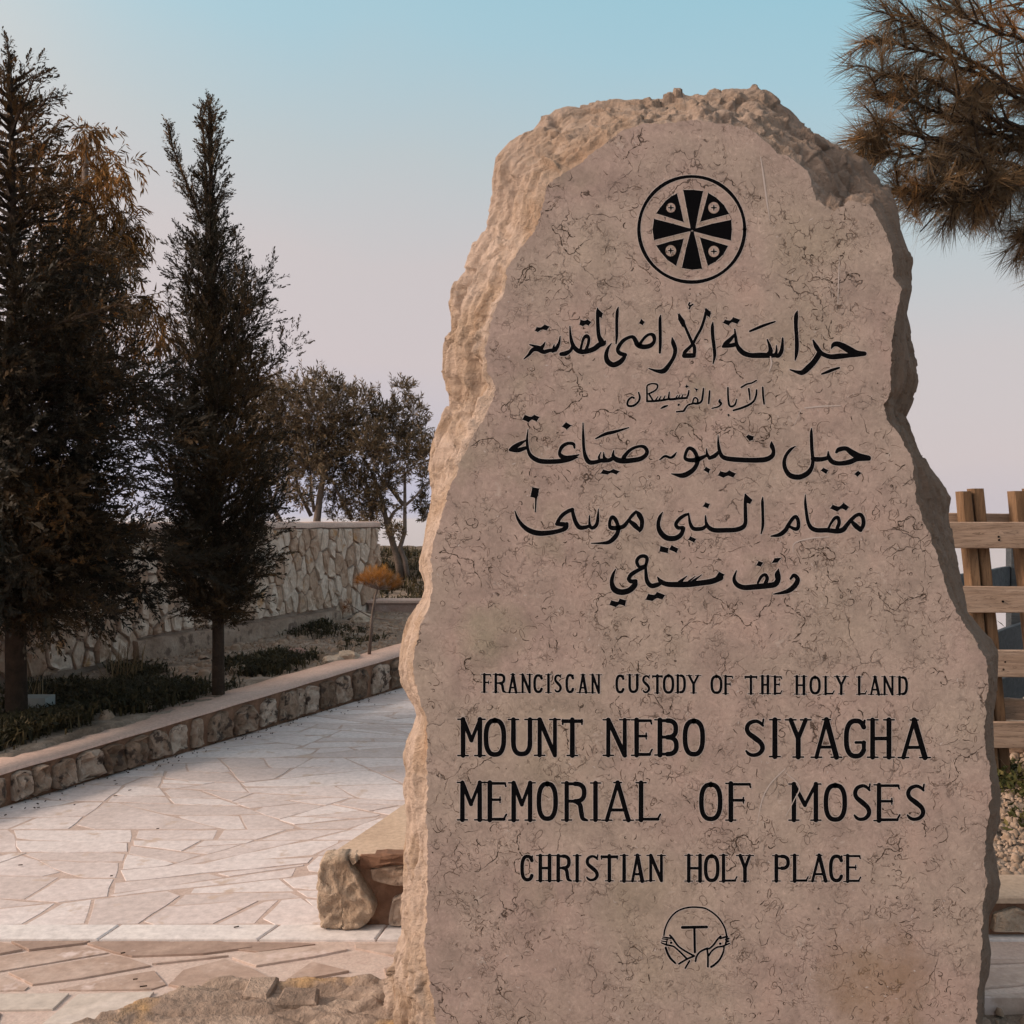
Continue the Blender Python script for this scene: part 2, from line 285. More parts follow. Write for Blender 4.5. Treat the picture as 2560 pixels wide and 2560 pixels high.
def resample(pts, n):
    p = np.array(pts, float); s = np.r_[0, np.cumsum(np.hypot(*np.diff(p, axis=0).T))]; t = np.linspace(0, s[-1], n, endpoint=False)
    return np.c_[np.interp(t, s, p[:, 0]), np.interp(t, s, p[:, 1])]
rng = np.random.default_rng(7)
def build_monument():
    fa, si = [], []
    for a, b in zip(FACE, SIL):
        ln = sum(math.dist(a[i], a[i + 1]) for i in range(len(a) - 1)); n = max(8, int(ln / 3.6)); fa.append(resample(a, n)); si.append(resample(b, n))
    fa = np.vstack(fa); si = np.vstack(si); n = len(fa)
    nb = 300                                           # the buried bottom edge
    def close(c): 
        e = np.linspace(0, 1, nb + 2)[1:-1, None]; last = np.array([[c[-1, 0], 2700]]); return np.vstack([c, last * (1 - e) + c[:1] * e])
    fa = close(fa); si = close(si); n = len(fa)
    # small raggedness of the arris
    k = np.array([noise.fractal(Vector((x * .035, y * .035, 3.1)), .9, 2.2, 5) for x, y in fa]); k2 = np.array([noise.noise(Vector((x * .16, y * .16, 9.1))) for x, y in fa])
    cx = np.where(fa[:, 0] < 1700, 1, -1)[:, None]; cyv = np.clip((420 - fa[:, 1]) / 200, 0, 1)[:, None]
    jag = np.c_[cx[:, 0] * (1 - cyv[:, 0]), cyv[:, 0]] * ((k * 5 + k2 * 3.0 + 2.0)[:, None])
    def smooth(v, w_):
        kk = np.hanning(w_ * 2 + 1); kk /= kk.sum(); pad = np.vstack([v[-w_:], v, v[:w_]]); return np.stack([np.convolve(pad[:, c_], kk, 'valid') for c_ in range(v.shape[1])], 1)
    side = np.clip((si[:, 0] - 1000) / 1400, 0, 1)
    sdp = 3.36 - .05 * side                              # depth of the widest outline
    def w3(px, py, d): return np.c_[(px - 1280) / F * d, d + 0 * px, EYE - (py - HOR) / F * d]
    A = w3(fa[:, 0], fa[:, 1], np.full(n, FD)); B = w3(si[:, 0], si[:, 1], sdp)
    ctr = np.array([.52, 0, 1.2]); ax = np.zeros((n, 3)); ax[:, 0] = .50; ax[:, 2] = np.clip(A[:, 2], -.1, 2.2); ax[:, 1] = FD
    rings = []; T = 84
    J = np.c_[jag[:, 0] / F * FD, np.zeros(n), -jag[:, 1] / F * FD]; o = B - A; tang = np.roll(A, -1, 0) - np.roll(A, 1, 0); tang = smooth(tang, 22); tang /= np.linalg.norm(tang, axis=1, keepdims=True) + 1e-9
    nrm = np.cross(tang, o); nrm /= np.linalg.norm(nrm, axis=1, keepdims=True) + 1e-9
    outw = (A + B) / 2 - np.c_[np.full(n, .5), np.full(n, 3.2), np.clip(A[:, 2], 0, 2.2)]
    nrm *= np.sign((nrm * outw).sum(1, keepdims=True))
    wid = smooth(np.hypot(*(si - fa).T)[:, None], 12)[:, 0]; gain = np.clip(wid / 85, .22, 1.0); lf = np.clip((1500 - fa[:, 0]) / 300, 0, 1)
    def facet(p, k, sd_):
        q = Vector((p[0] * k + sd_, p[1] * k, p[2] * k * .8)); q = q + Vector((noise.noise(q * .7), noise.noise(q * .7 + Vector((9, 0, 0))), 0)) * .5
        pt = noise.voronoi(q)[1][0]; tl = noise.noise_vector(pt * 3.7 + Vector((sd_, 0, 0))); return (q - pt).dot(tl) * 1.5 + noise.noise(pt * 5.1) * .6
    slen = np.cumsum(np.linalg.norm(np.roll(A, -1, 0) - A, axis=1))
    for j in range(T + 1):
        t = j / T; base = A + o * t + J * math.exp(-t * 9)
        bul = math.sin(math.pi * t) ** .7
        d = np.empty(n)
        for i in range(n):
            p = base[i]; s_ = slen[i]; up = min(1, max(0, 1.25 - abs(tang[i, 2]) * 1.25)); w_ = .4 * noise.noise(Vector((s_ * 2.2, t * 2, 1)))
            st = noise.ridged_multi_fractal(Vector((s_ * 1.2, t * 4.0 + w_, 0.7)), .85, 2.2, 5, 1.0, 2.0) * .5 - .5
            q2 = Vector((p[0] * 6.5, p[1] * 6.5, p[2] * 6.5))
            hf = noise.hetero_terrain(q2 * .8, .8, 2.1, 5, .4) * .30
            vor = noise.voronoi(q2 * 1.1)[0]; ck = min(1.0, (vor[1] - vor[0]) * 3.0)
            pit = max(0, noise.noise(Vector((p[0] * 19, p[1] * 19, p[2] * 13))) - .25)
            ro = noise.ridged_multi_fractal(Vector((p[0] * 9, p[1] * 9, p[2] * 7)), .75, 2.2, 5, 1.0, 2.0) * .5 - .5
            fine = noise.turbulence(Vector((p[0] * 34, p[1] * 34, p[2] * 26)), 3, True) - .4
            lay = noise.ridged_multi_fractal(Vector((s_ * 2.0 + w_, t * 6 + p[2] * 1.5, 3.3)), .8, 2.1, 4, 1.0, 2.0) * .5 - .5
            f1 = facet(p, 6.0, 0.0); f2 = facet(p, 17.0, 4.0)
            d[i] = (1 - up) * (st * .068 + lay * .030 - pit * .05 + ro * .010 + f1 * .016 + f2 * .014) + up * ((ck - 1) * .014 + lay * .026 + ro * .020 - pit * .04 + f1 * .036 + f2 * .020) + fine * .004
        d = np.clip(d - d.mean() * .8, -.07, .034)
        edge = min(1, t * 12) * (.55 + .45 * min(1, (1 - t) * 5))
        rings.append(base + nrm * ((d * edge + .020 * bul * lf) * gain)[:, None])
    last = rings[-1]; back = []
    for j in range(1, 9):
        t = j / 8; c = ax * 1.0; q = B * (1 - .06 * t) + c * (.06 * t); q[:, 1] = sdp + .22 * t
        dn = np.array([noise.fractal(Vector(p * 4), .9, 2, 3) for p in q]) * .03
        q = q + nrm * dn[:, None] * (1 if j > 1 else .5) * gain[:, None]; back.append(q)
    for j in (1, 2, 3):
        q = back[7] * (1 - j / 3.01) + ax * (j / 3.01); q[:, 1] = 3.54 + .04 * j; back.append(q)
    allr = np.vstack(rings + back); nr = len(rings) + len(back)
    ii = np.arange(n); jj = (ii + 1) % n; fs = []
    for r in range(nr - 1): fs.append(np.c_[r * n + ii, r * n + jj, (r + 1) * n + jj, (r + 1) * n + ii])
    root = empty('stone_monument', (.5, 3.2, 0), 'tall rough-edged limestone monument slab with black carved Arabic and English inscription', 'monument')
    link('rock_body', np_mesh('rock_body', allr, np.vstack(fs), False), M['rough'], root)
    # smooth face: rings from the arris to a vertical spine, gently uneven
    ar = rings[0]; tr = tess([(p[0], p[2]) for p in ar]); vs = [(p[0], FD, p[2]) for p in ar]
    ff = []
    for t in tr:
        A_, B_, C_ = (Vector(vs[q]) for q in t); ff.append(tuple(t) if (B_ - A_).cross(C_ - A_).y < 0 else tuple(t)[::-1])
    mb = MB(); mb.add(vs, ff); mb.build('inscribed_face', M['face'], root)
    return root
MON = build_monument()

# ---------------------------------------------------------------- carved and blackened lettering
def catmull(pts, seg=5):
    p = np.array(pts, float)
    if len(p) < 3: return p
    q = np.vstack([2 * p[0] - p[1], p, 2 * p[-1] - p[-2]]); o = []
    for i in range(1, len(q) - 2):
        for t in np.linspace(0, 1, seg, endpoint=False):
            a, b, c, d = q[i - 1], q[i], q[i + 1], q[i + 2]
            o.append(.5 * ((2 * b) + (-a + c) * t + (2 * a - 5 * b + 4 * c - d) * t * t + (-a + 3 * b - 3 * c + d) * t ** 3))
    o.append(q[-2]); return np.array(o)
eps = [0]
def facept(x, y, h): return ((x - 1280) / F * FD, FD - h, EYE - (y - HOR) / F * FD)
class Ink:
    """ribbons and polygons on the face: a pale rim, bright groove outline in colour, under a black fill"""
    def __init__(s): s.mb = MB(); s.k = 0
    def _poly(s, pts, h, mi): 
        s.mb.add([facept(x, y, h) for x, y in pts], [tuple(t) for t in tess(pts)], mi)
    def stroke(s, pts, smooth=True, mi=0, rim=1.5, h0=0.0):
        pts = [tuple(p) for p in pts]; q = catmull(pts) if smooth and len(pts) > 2 else np.array(pts, float)
        q[:, 2] = np.maximum(q[:, 2], .6); s.k += 1
        for grow, mat_, h in (((rim * 2, 1, .0003), (0, 0, .0005)) if mi == 0 else ((0, mi, .0009),)):
            d = np.gradient(q[:, :2], axis=0); d /= np.hypot(*d.T)[:, None] + 1e-9; nn = np.c_[-d[:, 1], d[:, 0]]; w = (q[:, 2] + grow)[:, None] / 2
            l = q[:, :2] + nn * w; r = q[:, :2] - nn * w; m_ = len(q); hh = h + h0 + s.k * 6e-6
            s.mb.add([facept(x, y, hh) for x, y in np.vstack([l, r])], [(i, i + 1, m_ + i + 1, m_ + i) for i in range(m_ - 1)], mat_)
            for e, sg in ((0, -1), (m_ - 1, 1)):
                a0 = math.atan2(d[e][1] * sg, d[e][0] * sg); rr = w[e, 0]
                arc = [(q[e, 0] + rr * math.cos(a0 + a), q[e, 1] + rr * math.sin(a0 + a)) for a in np.linspace(-math.pi / 2, math.pi / 2, 7)]
                s.mb.add([facept(x, y, hh) for x, y in arc], [(0, i, i + 1) for i in range(1, 6)], mat_)
            # round joints
            if not smooth:
                for x, y, ww in q[1:-1]:
                    rr = (ww + grow) / 2; c = [(x + rr * math.cos(a), y + rr * math.sin(a)) for a in np.linspace(0, 2 * math.pi, 8, endpoint=False)]
                    s.mb.add([facept(a, b, hh + 2e-6) for a, b in c], [tuple(range(8))], mat_)
    def poly(s, pts, mi=0, rim=1.5):
        s.k += 1
        if mi == 0:
            s._poly(pts, .0005 + s.k * 6e-6, 0)
            lp = list(pts) + [pts[0]]
            for a, b in zip(lp[:-1], lp[1:]):
                q = np.array([a, b], float); d = q[1] - q[0]; d /= np.hypot(*d) + 1e-9; nn = np.array([-d[1], d[0]]) * rim; e = d * rim * .6
                s.mb.add([facept(x, y, .0003 + s.k * 6e-6) for x, y in (q[0] + nn - e, q[1] + nn + e, q[1] - nn + e, q[0] - nn - e)], [(0, 1, 2, 3)], 1)
        else: s._poly(pts, .0009 + s.k * 6e-6, mi)
    def build(s, name, parent=None): return s.mb.build(name, [M['black'], M['edge'], M['face']], parent or MON)
def conv(reg, sc, items):
    o = []
    for it in items:
        if it[0] == 's': o.append(('s', [(reg[0] + x / sc, reg[1] + y / sc, w / sc) for x, y, w in it[1]]))
        else: o.append(('p', [(reg[0] + x / sc, reg[1] + y / sc) for x, y in it[1]]))
    return o
def ink(name, items, parent=None, grow_=.5):
    k = Ink()
    for it in items:
        if it[0] == 's': k.stroke([(x, y, w * 1.06 + grow_) for x, y, w in it[1]])
        else: k.poly(it[1])
    return k.build(name, parent)
rA, rB, rM, rS, rC, rD, rG, rH, rE = (1240, 740), (1720, 740), (1640, 740), (1560, 930), (1240, 1020), (1720, 1020), (1240, 1220), (1720, 1220), (1480, 1360)
Q = 4.025
s = lambda *p: ('s', list(p)); p_ = lambda *p: ('p', list(p))
W1 = conv(rB, Q, [s((1440,530,8),(1465,490,42),(1510,484,50),(1570,512,62),(1640,552,66),(1700,575,52),(1775,580,42)), s((1770,582,40),(1690,590,44),(1620,598,40),(1530,605,52),(1450,612,48),(1390,600,42),(1335,570,42),(1290,510,42),(1258,445,14)),
  s((1325,575,55),(1270,660,52),(1210,722,56),(1150,770,48),(1090,763,28),(1028,742,12)), s((1345,785,14),(1400,765,26),(1450,745,28),(1520,722,18))])
W2 = conv(rB, Q, [s((1100,150,8),(1088,200,38),(1085,300,36),(1092,400,36),(1095,500,38),(1090,580,32),(1078,645,12))])
W3 = conv(rB, Q, [s((622,355,18),(700,322,26),(780,290,24),(875,258,14)), s((952,425,16),(948,500,30),(938,560,38),(905,605,36),(870,590,30)), s((890,500,10),(890,550,22),(880,600,35)), s((798,440,14),(820,500,28),(830,560,46),(800,598,48)),
  s((880,600,36),(800,598,48),(720,597,52),(640,598,46),(570,580,48),(520,540,46),(490,485,32),(480,420,28),(470,335,12)), s((470,385,20),(430,432,36),(380,480,44),(352,508,22)), s((352,508,26),(420,500,38),(485,486,40)),
  p_((350,270),(372,238),(425,248),(455,213),(525,238),(497,282),(438,262),(408,298))])
W4 = conv(rB, Q, [s((250,262,8),(245,310,30),(248,400,32),(260,500,32),(268,600,28),(252,680,10))])
W5 = conv(rM, 9.66, [p_((525,430),(570,425),(690,590),(720,700),(905,1110),(850,1180),(670,750),(625,735),(535,570)), p_((1205,285),(1250,330),(1320,375),(1325,420),(1300,520),(1240,485),(1180,440),(1180,320)),
  s((1190,400,40),(1185,480,60),(1140,640,62),(1080,800,62),(980,980,62),(890,1150,66),(800,1250,72),(700,1350,80),(665,1420,60)), s((680,1442,105),(800,1440,110),(905,1438,106)), s((880,1130,66),(925,1230,76),(930,1330,76),(922,1440,70)),
  s((815,165,34),(790,212,34),(830,240,36),(890,200,30)), s((830,235,40),(802,305,38))])
W6 = conv(rA, Q, [s((1658,192,8),(1650,240,28),(1652,400,30),(1652,500,28),(1648,570,20))])
W7 = conv(rA, Q, [s((1772,420,10),(1782,470,40),(1803,540,38),(1790,610,35),(1750,680,36),(1690,752,48),(1620,755,30),(1538,730,10))])
W8 = conv(rA, Q, [s((1160,478,8),(1125,530,28),(1108,600,40),(1125,660,50),(1180,693,50),(1245,667,48),(1285,625,38),(1300,590,22)), s((1300,592,36),(1250,578,40),(1225,545,36),(1240,500,36),(1280,450,34),(1330,420,30),(1375,412,34),(1402,445,42),(1425,492,46),(1480,512,46),(1550,500,42),(1592,455,32),(1585,400,38),(1550,385,26),(1510,405,26),(1470,450,26),(1440,495,30)),
  p_((1438,275),(1460,230),(1497,262),(1475,294))])
W9 = conv(rA, Q, [s((1230,112,8),(1220,160,28),(1215,250,28),(1215,400,26),(1208,480,12))])
W10 = conv(rA, Q, [s((1022,122,10),(1022,170,30),(1025,300,34),(1035,400,38),(1060,455,52),(1080,480,40)), p_((1022,122),(1077,175),(1062,222),(1025,205)), s((1100,455,16),(1085,482,36),(1040,492,48),(990,530,48),(920,555,46),(850,560,46),(800,532,42),(768,480,36),(750,400,24),(743,305,10)),
  s((850,545,26),(862,490,22),(880,430,26),(910,402,34),(933,425,30),(928,480,28),(905,540,28)), p_((838,290),(850,238),(895,250),(920,235),(960,262),(930,300),(905,285),(875,305))])
W11 = conv(rA, Q, [s((775,500,34),(750,548,30),(700,578,44),(655,585,36)), s((645,405,8),(635,470,24),(605,530,38),(570,555,32)), s((585,490,10),(575,545,30)), s((495,462,6),(475,500,28),(450,530,40)), s((600,545,32),(540,548,34),(480,562,42),(420,535,44),(370,542,38),(330,590,26),(280,635,8)), s((340,490,12),(400,508,26),(450,525,36)),
  p_((390,350),(410,312),(450,318),(490,287),(540,308),(510,345),(460,338),(420,363))])
z = 5.084
X1 = conv(rS, z, [s((1762,195,20),(1768,300,24),(1780,405,20)), s((1685,230,20),(1680,290,24),(1655,360,24),(1600,410,26),(1500,455,26),(1390,488,20)), s((1585,215,24),(1595,290,20),(1600,355,14)), s((1490,195,20),(1560,155,20),(1620,140,18),(1682,108,16))])
X2 = conv(rS, z, [s((1320,200,20),(1322,300,22),(1335,415,24),(1370,438,24),(1412,412,22),(1430,350,14)), s((1218,352,18),(1212,378,28),(1235,402,24),(1200,440,18),(1118,462,14)), p_((1315,545),(1330,535),(1342,550),(1328,563))])
X3 = conv(rS, z, [s((1088,242,20),(1082,320,22),(1075,400,18)), s((1010,208,18),(1000,300,24),(985,370,24),(940,400,26),(880,398,24)), s((872,390,18),(885,342,18),(908,326,18),(935,350,20),(935,392,20)), s((885,398,22),(815,420,20),(780,460,22),(757,495,24),(720,500,20),(668,506,18)), p_((895,205),(942,215),(920,252))])
X4 = conv(rS, z, [s((825,235,16),(815,290,22),(795,328,20)), s((800,330,24),(700,337,26),(600,347,28),(568,335,24),(575,255,14)), s((750,285,10),(733,325,20)), s((712,288,8),(690,332,20)), s((680,295,8),(655,338,18)), s((560,345,24),(480,360,26),(380,370,26),(300,372,24)), s((522,300,8),(500,350,22)), s((472,305,8),(445,355,20)), s((432,310,8),(400,362,20)),
  s((292,375,22),(292,280,20),(292,185,18),(315,160,20),(360,148,16),(418,158,22),(425,195,18),(395,235,20),(315,277,20)), s((315,277,20),(345,325,20),(365,360,20)), p_((775,190),(795,162),(820,183),(797,203)), p_((683,410),(700,402),(712,415),(700,430),(685,428)), s((470,462,14),(510,442,26),(550,428,18))])
X5 = conv(rS, z, [s((185,260,16),(200,320,24),(182,378,24),(120,428,26),(58,430,26),(42,400,24),(60,352,24),(100,320,20),(125,330,24))])
Y1 = conv(rD, Q, [s((1492,445,24),(1520,418,44),(1588,408,42),(1650,450,58),(1720,488,64),(1815,505,52)), s((1800,510,40),(1700,515,44),(1620,545,48),(1520,558,42),(1450,540,45),(1415,490,36),(1410,435,8)), s((1412,500,36),(1350,515,42),(1290,517,46),(1255,512,40)),
  s((1243,205,8),(1240,260,28),(1245,400,32),(1255,530,32),(1243,600,38),(1200,658,48),(1120,695,50),(1030,680,48),(982,620,40),(967,550,36),(985,480,30),(1030,420,28),(1080,385,8)), p_((1335,630),(1360,600),(1412,625),(1390,665)), p_((1672,665),(1710,630),(1745,655),(1705,692))])
Y2 = conv(rD, Q, [s((840,338,8),(843,380,42),(860,430,34),(848,480,42),(790,515,48),(700,525,48),(600,525,46),(500,520,46),(400,510,44),(345,488,40),(320,440,32),(306,370,26),(302,275,6)), s((308,440,26),(270,480,40),(215,505,32)), s((185,410,8),(192,465,26),(215,502,30)), s((188,475,24),(140,500,38),(90,518,42),(30,526,40),(-25,512,32),(-27,470,28),(-5,418,30),(20,404,32),(60,430,38),(88,485,36),(97,540,38),(62,610,42),(0,660,48),(-60,680,46),(-120,672,26),(-167,662,8)),
  p_((155,625),(180,592),(224,615),(208,657)), p_((298,678),(325,635),(380,650),(415,627),(483,660),(455,700),(400,680),(355,702)), p_((580,290),(605,268),(662,285),(655,320),(620,333))])
Y3 = conv(rC, Q, [s((1815,445,6),(1790,480,24),(1755,500,24),(1700,485,24),(1648,520,12))])
Y4 = conv(rC, Q, [s((1185,425,8),(1178,480,32),(1205,515,48),(1260,532,50),(1340,530,48),(1450,512,44),(1508,472,38),(1518,430,36),(1490,392,34),(1440,386,26),(1380,405,28),(1330,440,32),(1285,495,38)), s((1185,500,36),(1130,527,38),(1090,502,30),(1082,445,6)), s((1120,530,36),(1060,532,30),(1035,500,22),(1055,445,6)),
  s((1070,525,36),(1000,545,38),(940,545,44),(905,500,40),(885,420,28),(878,300,26),(875,150,8)), s((1003,308,12),(1100,262,30),(1200,238,28),(1335,198,10)), p_((1048,660),(1080,618),(1140,635),(1180,613),(1245,638),(1210,670),(1160,650),(1120,670)), s((790,402,16),(778,362,30),(720,357,30),(665,390,35),(640,448,30),(655,482,42),(700,502,44),(760,495,38),(835,470,10)),
  s((825,495,8),(740,518,38),(640,535,44),(520,540,45),(430,530,45),(360,490,40),(325,430,28),(312,330,24),(322,212,6)), s((300,325,12),(240,360,38),(180,395,42),(140,420,24)), s((140,425,22),(220,425,42),(295,402,34)), p_((263,115),(290,68),(350,90),(385,68),(438,90),(408,137),(360,115),(328,145)), p_((662,185),(705,143),(760,175),(712,217))])
Z1 = conv(rH, Q, [s((1735,425,34),(1763,370,38),(1762,310,36),(1735,268,36),(1690,277,34),(1640,322,36),(1600,370,40),(1560,418,48),(1500,435,45),(1400,425,44),(1300,425,44),(1240,400,40),(1207,340,32),(1190,240,28),(1180,150,24),(1180,68,6)), s((1645,335,28),(1685,378,48),(1735,420,44)), s((1412,405,20),(1440,352,24),(1475,305,30),(1508,297,32),(1520,350,34),(1500,405,34)),
  p_((1428,205),(1455,167),(1520,190),(1565,148),(1620,190),(1590,228),(1545,205),(1500,238)), s((835,485,12),(920,470,38),(980,425,42),(1010,370,34),(1050,312,34),(1085,287,32),(1108,330,34),(1108,395,36),(1080,413,36),(1030,392,26))])
Z2 = conv(rH, Q, [s((752,90,6),(748,140,26),(752,260,26),(752,380,26),(735,460,10))])
Z3 = conv(rH, Q, [s((575,62,10),(575,130,28),(577,250,34),(577,350,36),(550,395,44),(480,420,44),(380,425,45),(270,425,44),(212,400,40),(182,350,28),(175,280,12)), p_((580,58),(648,120),(625,162),(590,150)), p_((148,185),(175,145),(220,160),(200,205)), s((188,375,26),(150,405,36),(100,413,38),(50,405,38),(20,350,28),(5,255,14)),
  s((-257,245,10),(-287,300,32),(-300,370,36),(-280,440,48),(-222,498,52),(-142,508,50),(-82,480,44),(-52,430,36),(-48,398,30),(-100,400,36),(-122,362,34),(-85,310,34),(-35,275,30),(3,262,22)), p_((-287,620),(-272,585),(-197,610),(-210,658)), p_((-190,615),(-167,577),(-100,610),(-120,652)), p_((0,520),(22,485),(82,512),(62,550))])
Z4 = conv(rG, Q, [s((1408,232,16),(1440,270,48),(1468,330,42),(1463,400,36),(1445,440,16)), s((1440,420,34),(1392,372,48),(1342,322,28),(1375,272,32),(1408,240,24)), s((1335,322,28),(1290,380,40),(1240,400,38),(1170,402,42),(1145,388,32),(1147,330,30),(1170,292,34),(1203,320,38),(1227,380,34),(1230,430,36),(1200,490,44),(1140,543,38),(1060,555,22),(958,556,8)),
  s((1030,210,6),(1025,290,26),(1015,360,34),(982,398,34),(952,393,34),(940,350,22),(940,280,12)), s((945,380,28),(890,397,38),(840,395,44),(805,350,40),(780,280,36),(767,215,28)), s((768,218,38),(720,237,36),(670,272,36),(632,320,34),(618,358,38)), s((612,362,36),(670,365,44),(708,368,38)), s((712,360,34),(700,402,44),(640,430,40),(540,450,45),(430,455,50),(340,430,48),(270,380,38),(220,310,26),(190,230,8))])
Z5 = conv(rC, Q, [p_((365,795),(435,810),(425,880),(412,905),(402,1050),(390,1045),(392,905),(345,895))])
e = 3.45
V1 = conv(rE, e, [s((1712,300,18),(1742,268,28),(1773,305,38),(1750,358,42),(1700,400,38),(1640,420,26),(1565,432,8))])
V2 = conv(rE, e, [s((1608,215,8),(1600,262,46),(1603,310,42),(1575,348,46),(1500,360,46),(1400,370,45),(1310,375,42),(1250,350,38),(1225,300,28),(1245,230,8)), s((1430,335,18),(1460,282,24),(1495,264,24),(1510,300,30),(1490,348,28)), p_((1548,165),(1575,122),(1635,118),(1600,160)), p_((1415,185),(1437,145),(1478,160),(1455,195))])
V3 = conv(rE, e, [p_((1065,285),(1095,238),(1142,262),(1118,312),(1075,325)), s((1110,292,44),(1030,322,46),(930,337,44),(830,347,48),(720,350,44),(640,345,40),(590,320,34),(565,285,8)), s((945,265,5),(870,322,24)), s((890,278,5),(835,322,16)), s((820,275,6),(755,330,30)), s((600,335,22),(560,352,38),(510,360,38),(475,320,34),(465,250,26),(462,190,20)),
  s((460,200,24),(400,225,30),(340,262,34),(315,300,30)), s((315,302,30),(335,322,34),(378,318,28)), s((378,320,26),(368,355,44),(320,400,46),(250,415,48),(192,390,48),(170,330,34),(180,270,26),(203,218,8)), s((460,188,24),(408,196,26),(386,150,28),(410,112,28),(450,104,30),(474,125,30),(466,180,24)),
  p_((150,525),(165,485),(225,500),(238,470),(295,485),(285,535),(235,520),(205,545)), p_((460,480),(485,430),(540,440),(560,412),(632,440),(605,480),(560,465),(520,492)), p_((580,65),(590,15),(660,35),(655,80)), p_((668,50),(690,12),(745,40),(730,75))])
for w in (W1, W2, W3, W4, W5, W6, W7, W8, W9, W10, W11, X1, X2, X3, X4, X5, Y1, Y2, Y3, Y4, Z1, Z2, Z3, Z4, Z5, V1, V2, V3): ink('arabic_lettering', w)

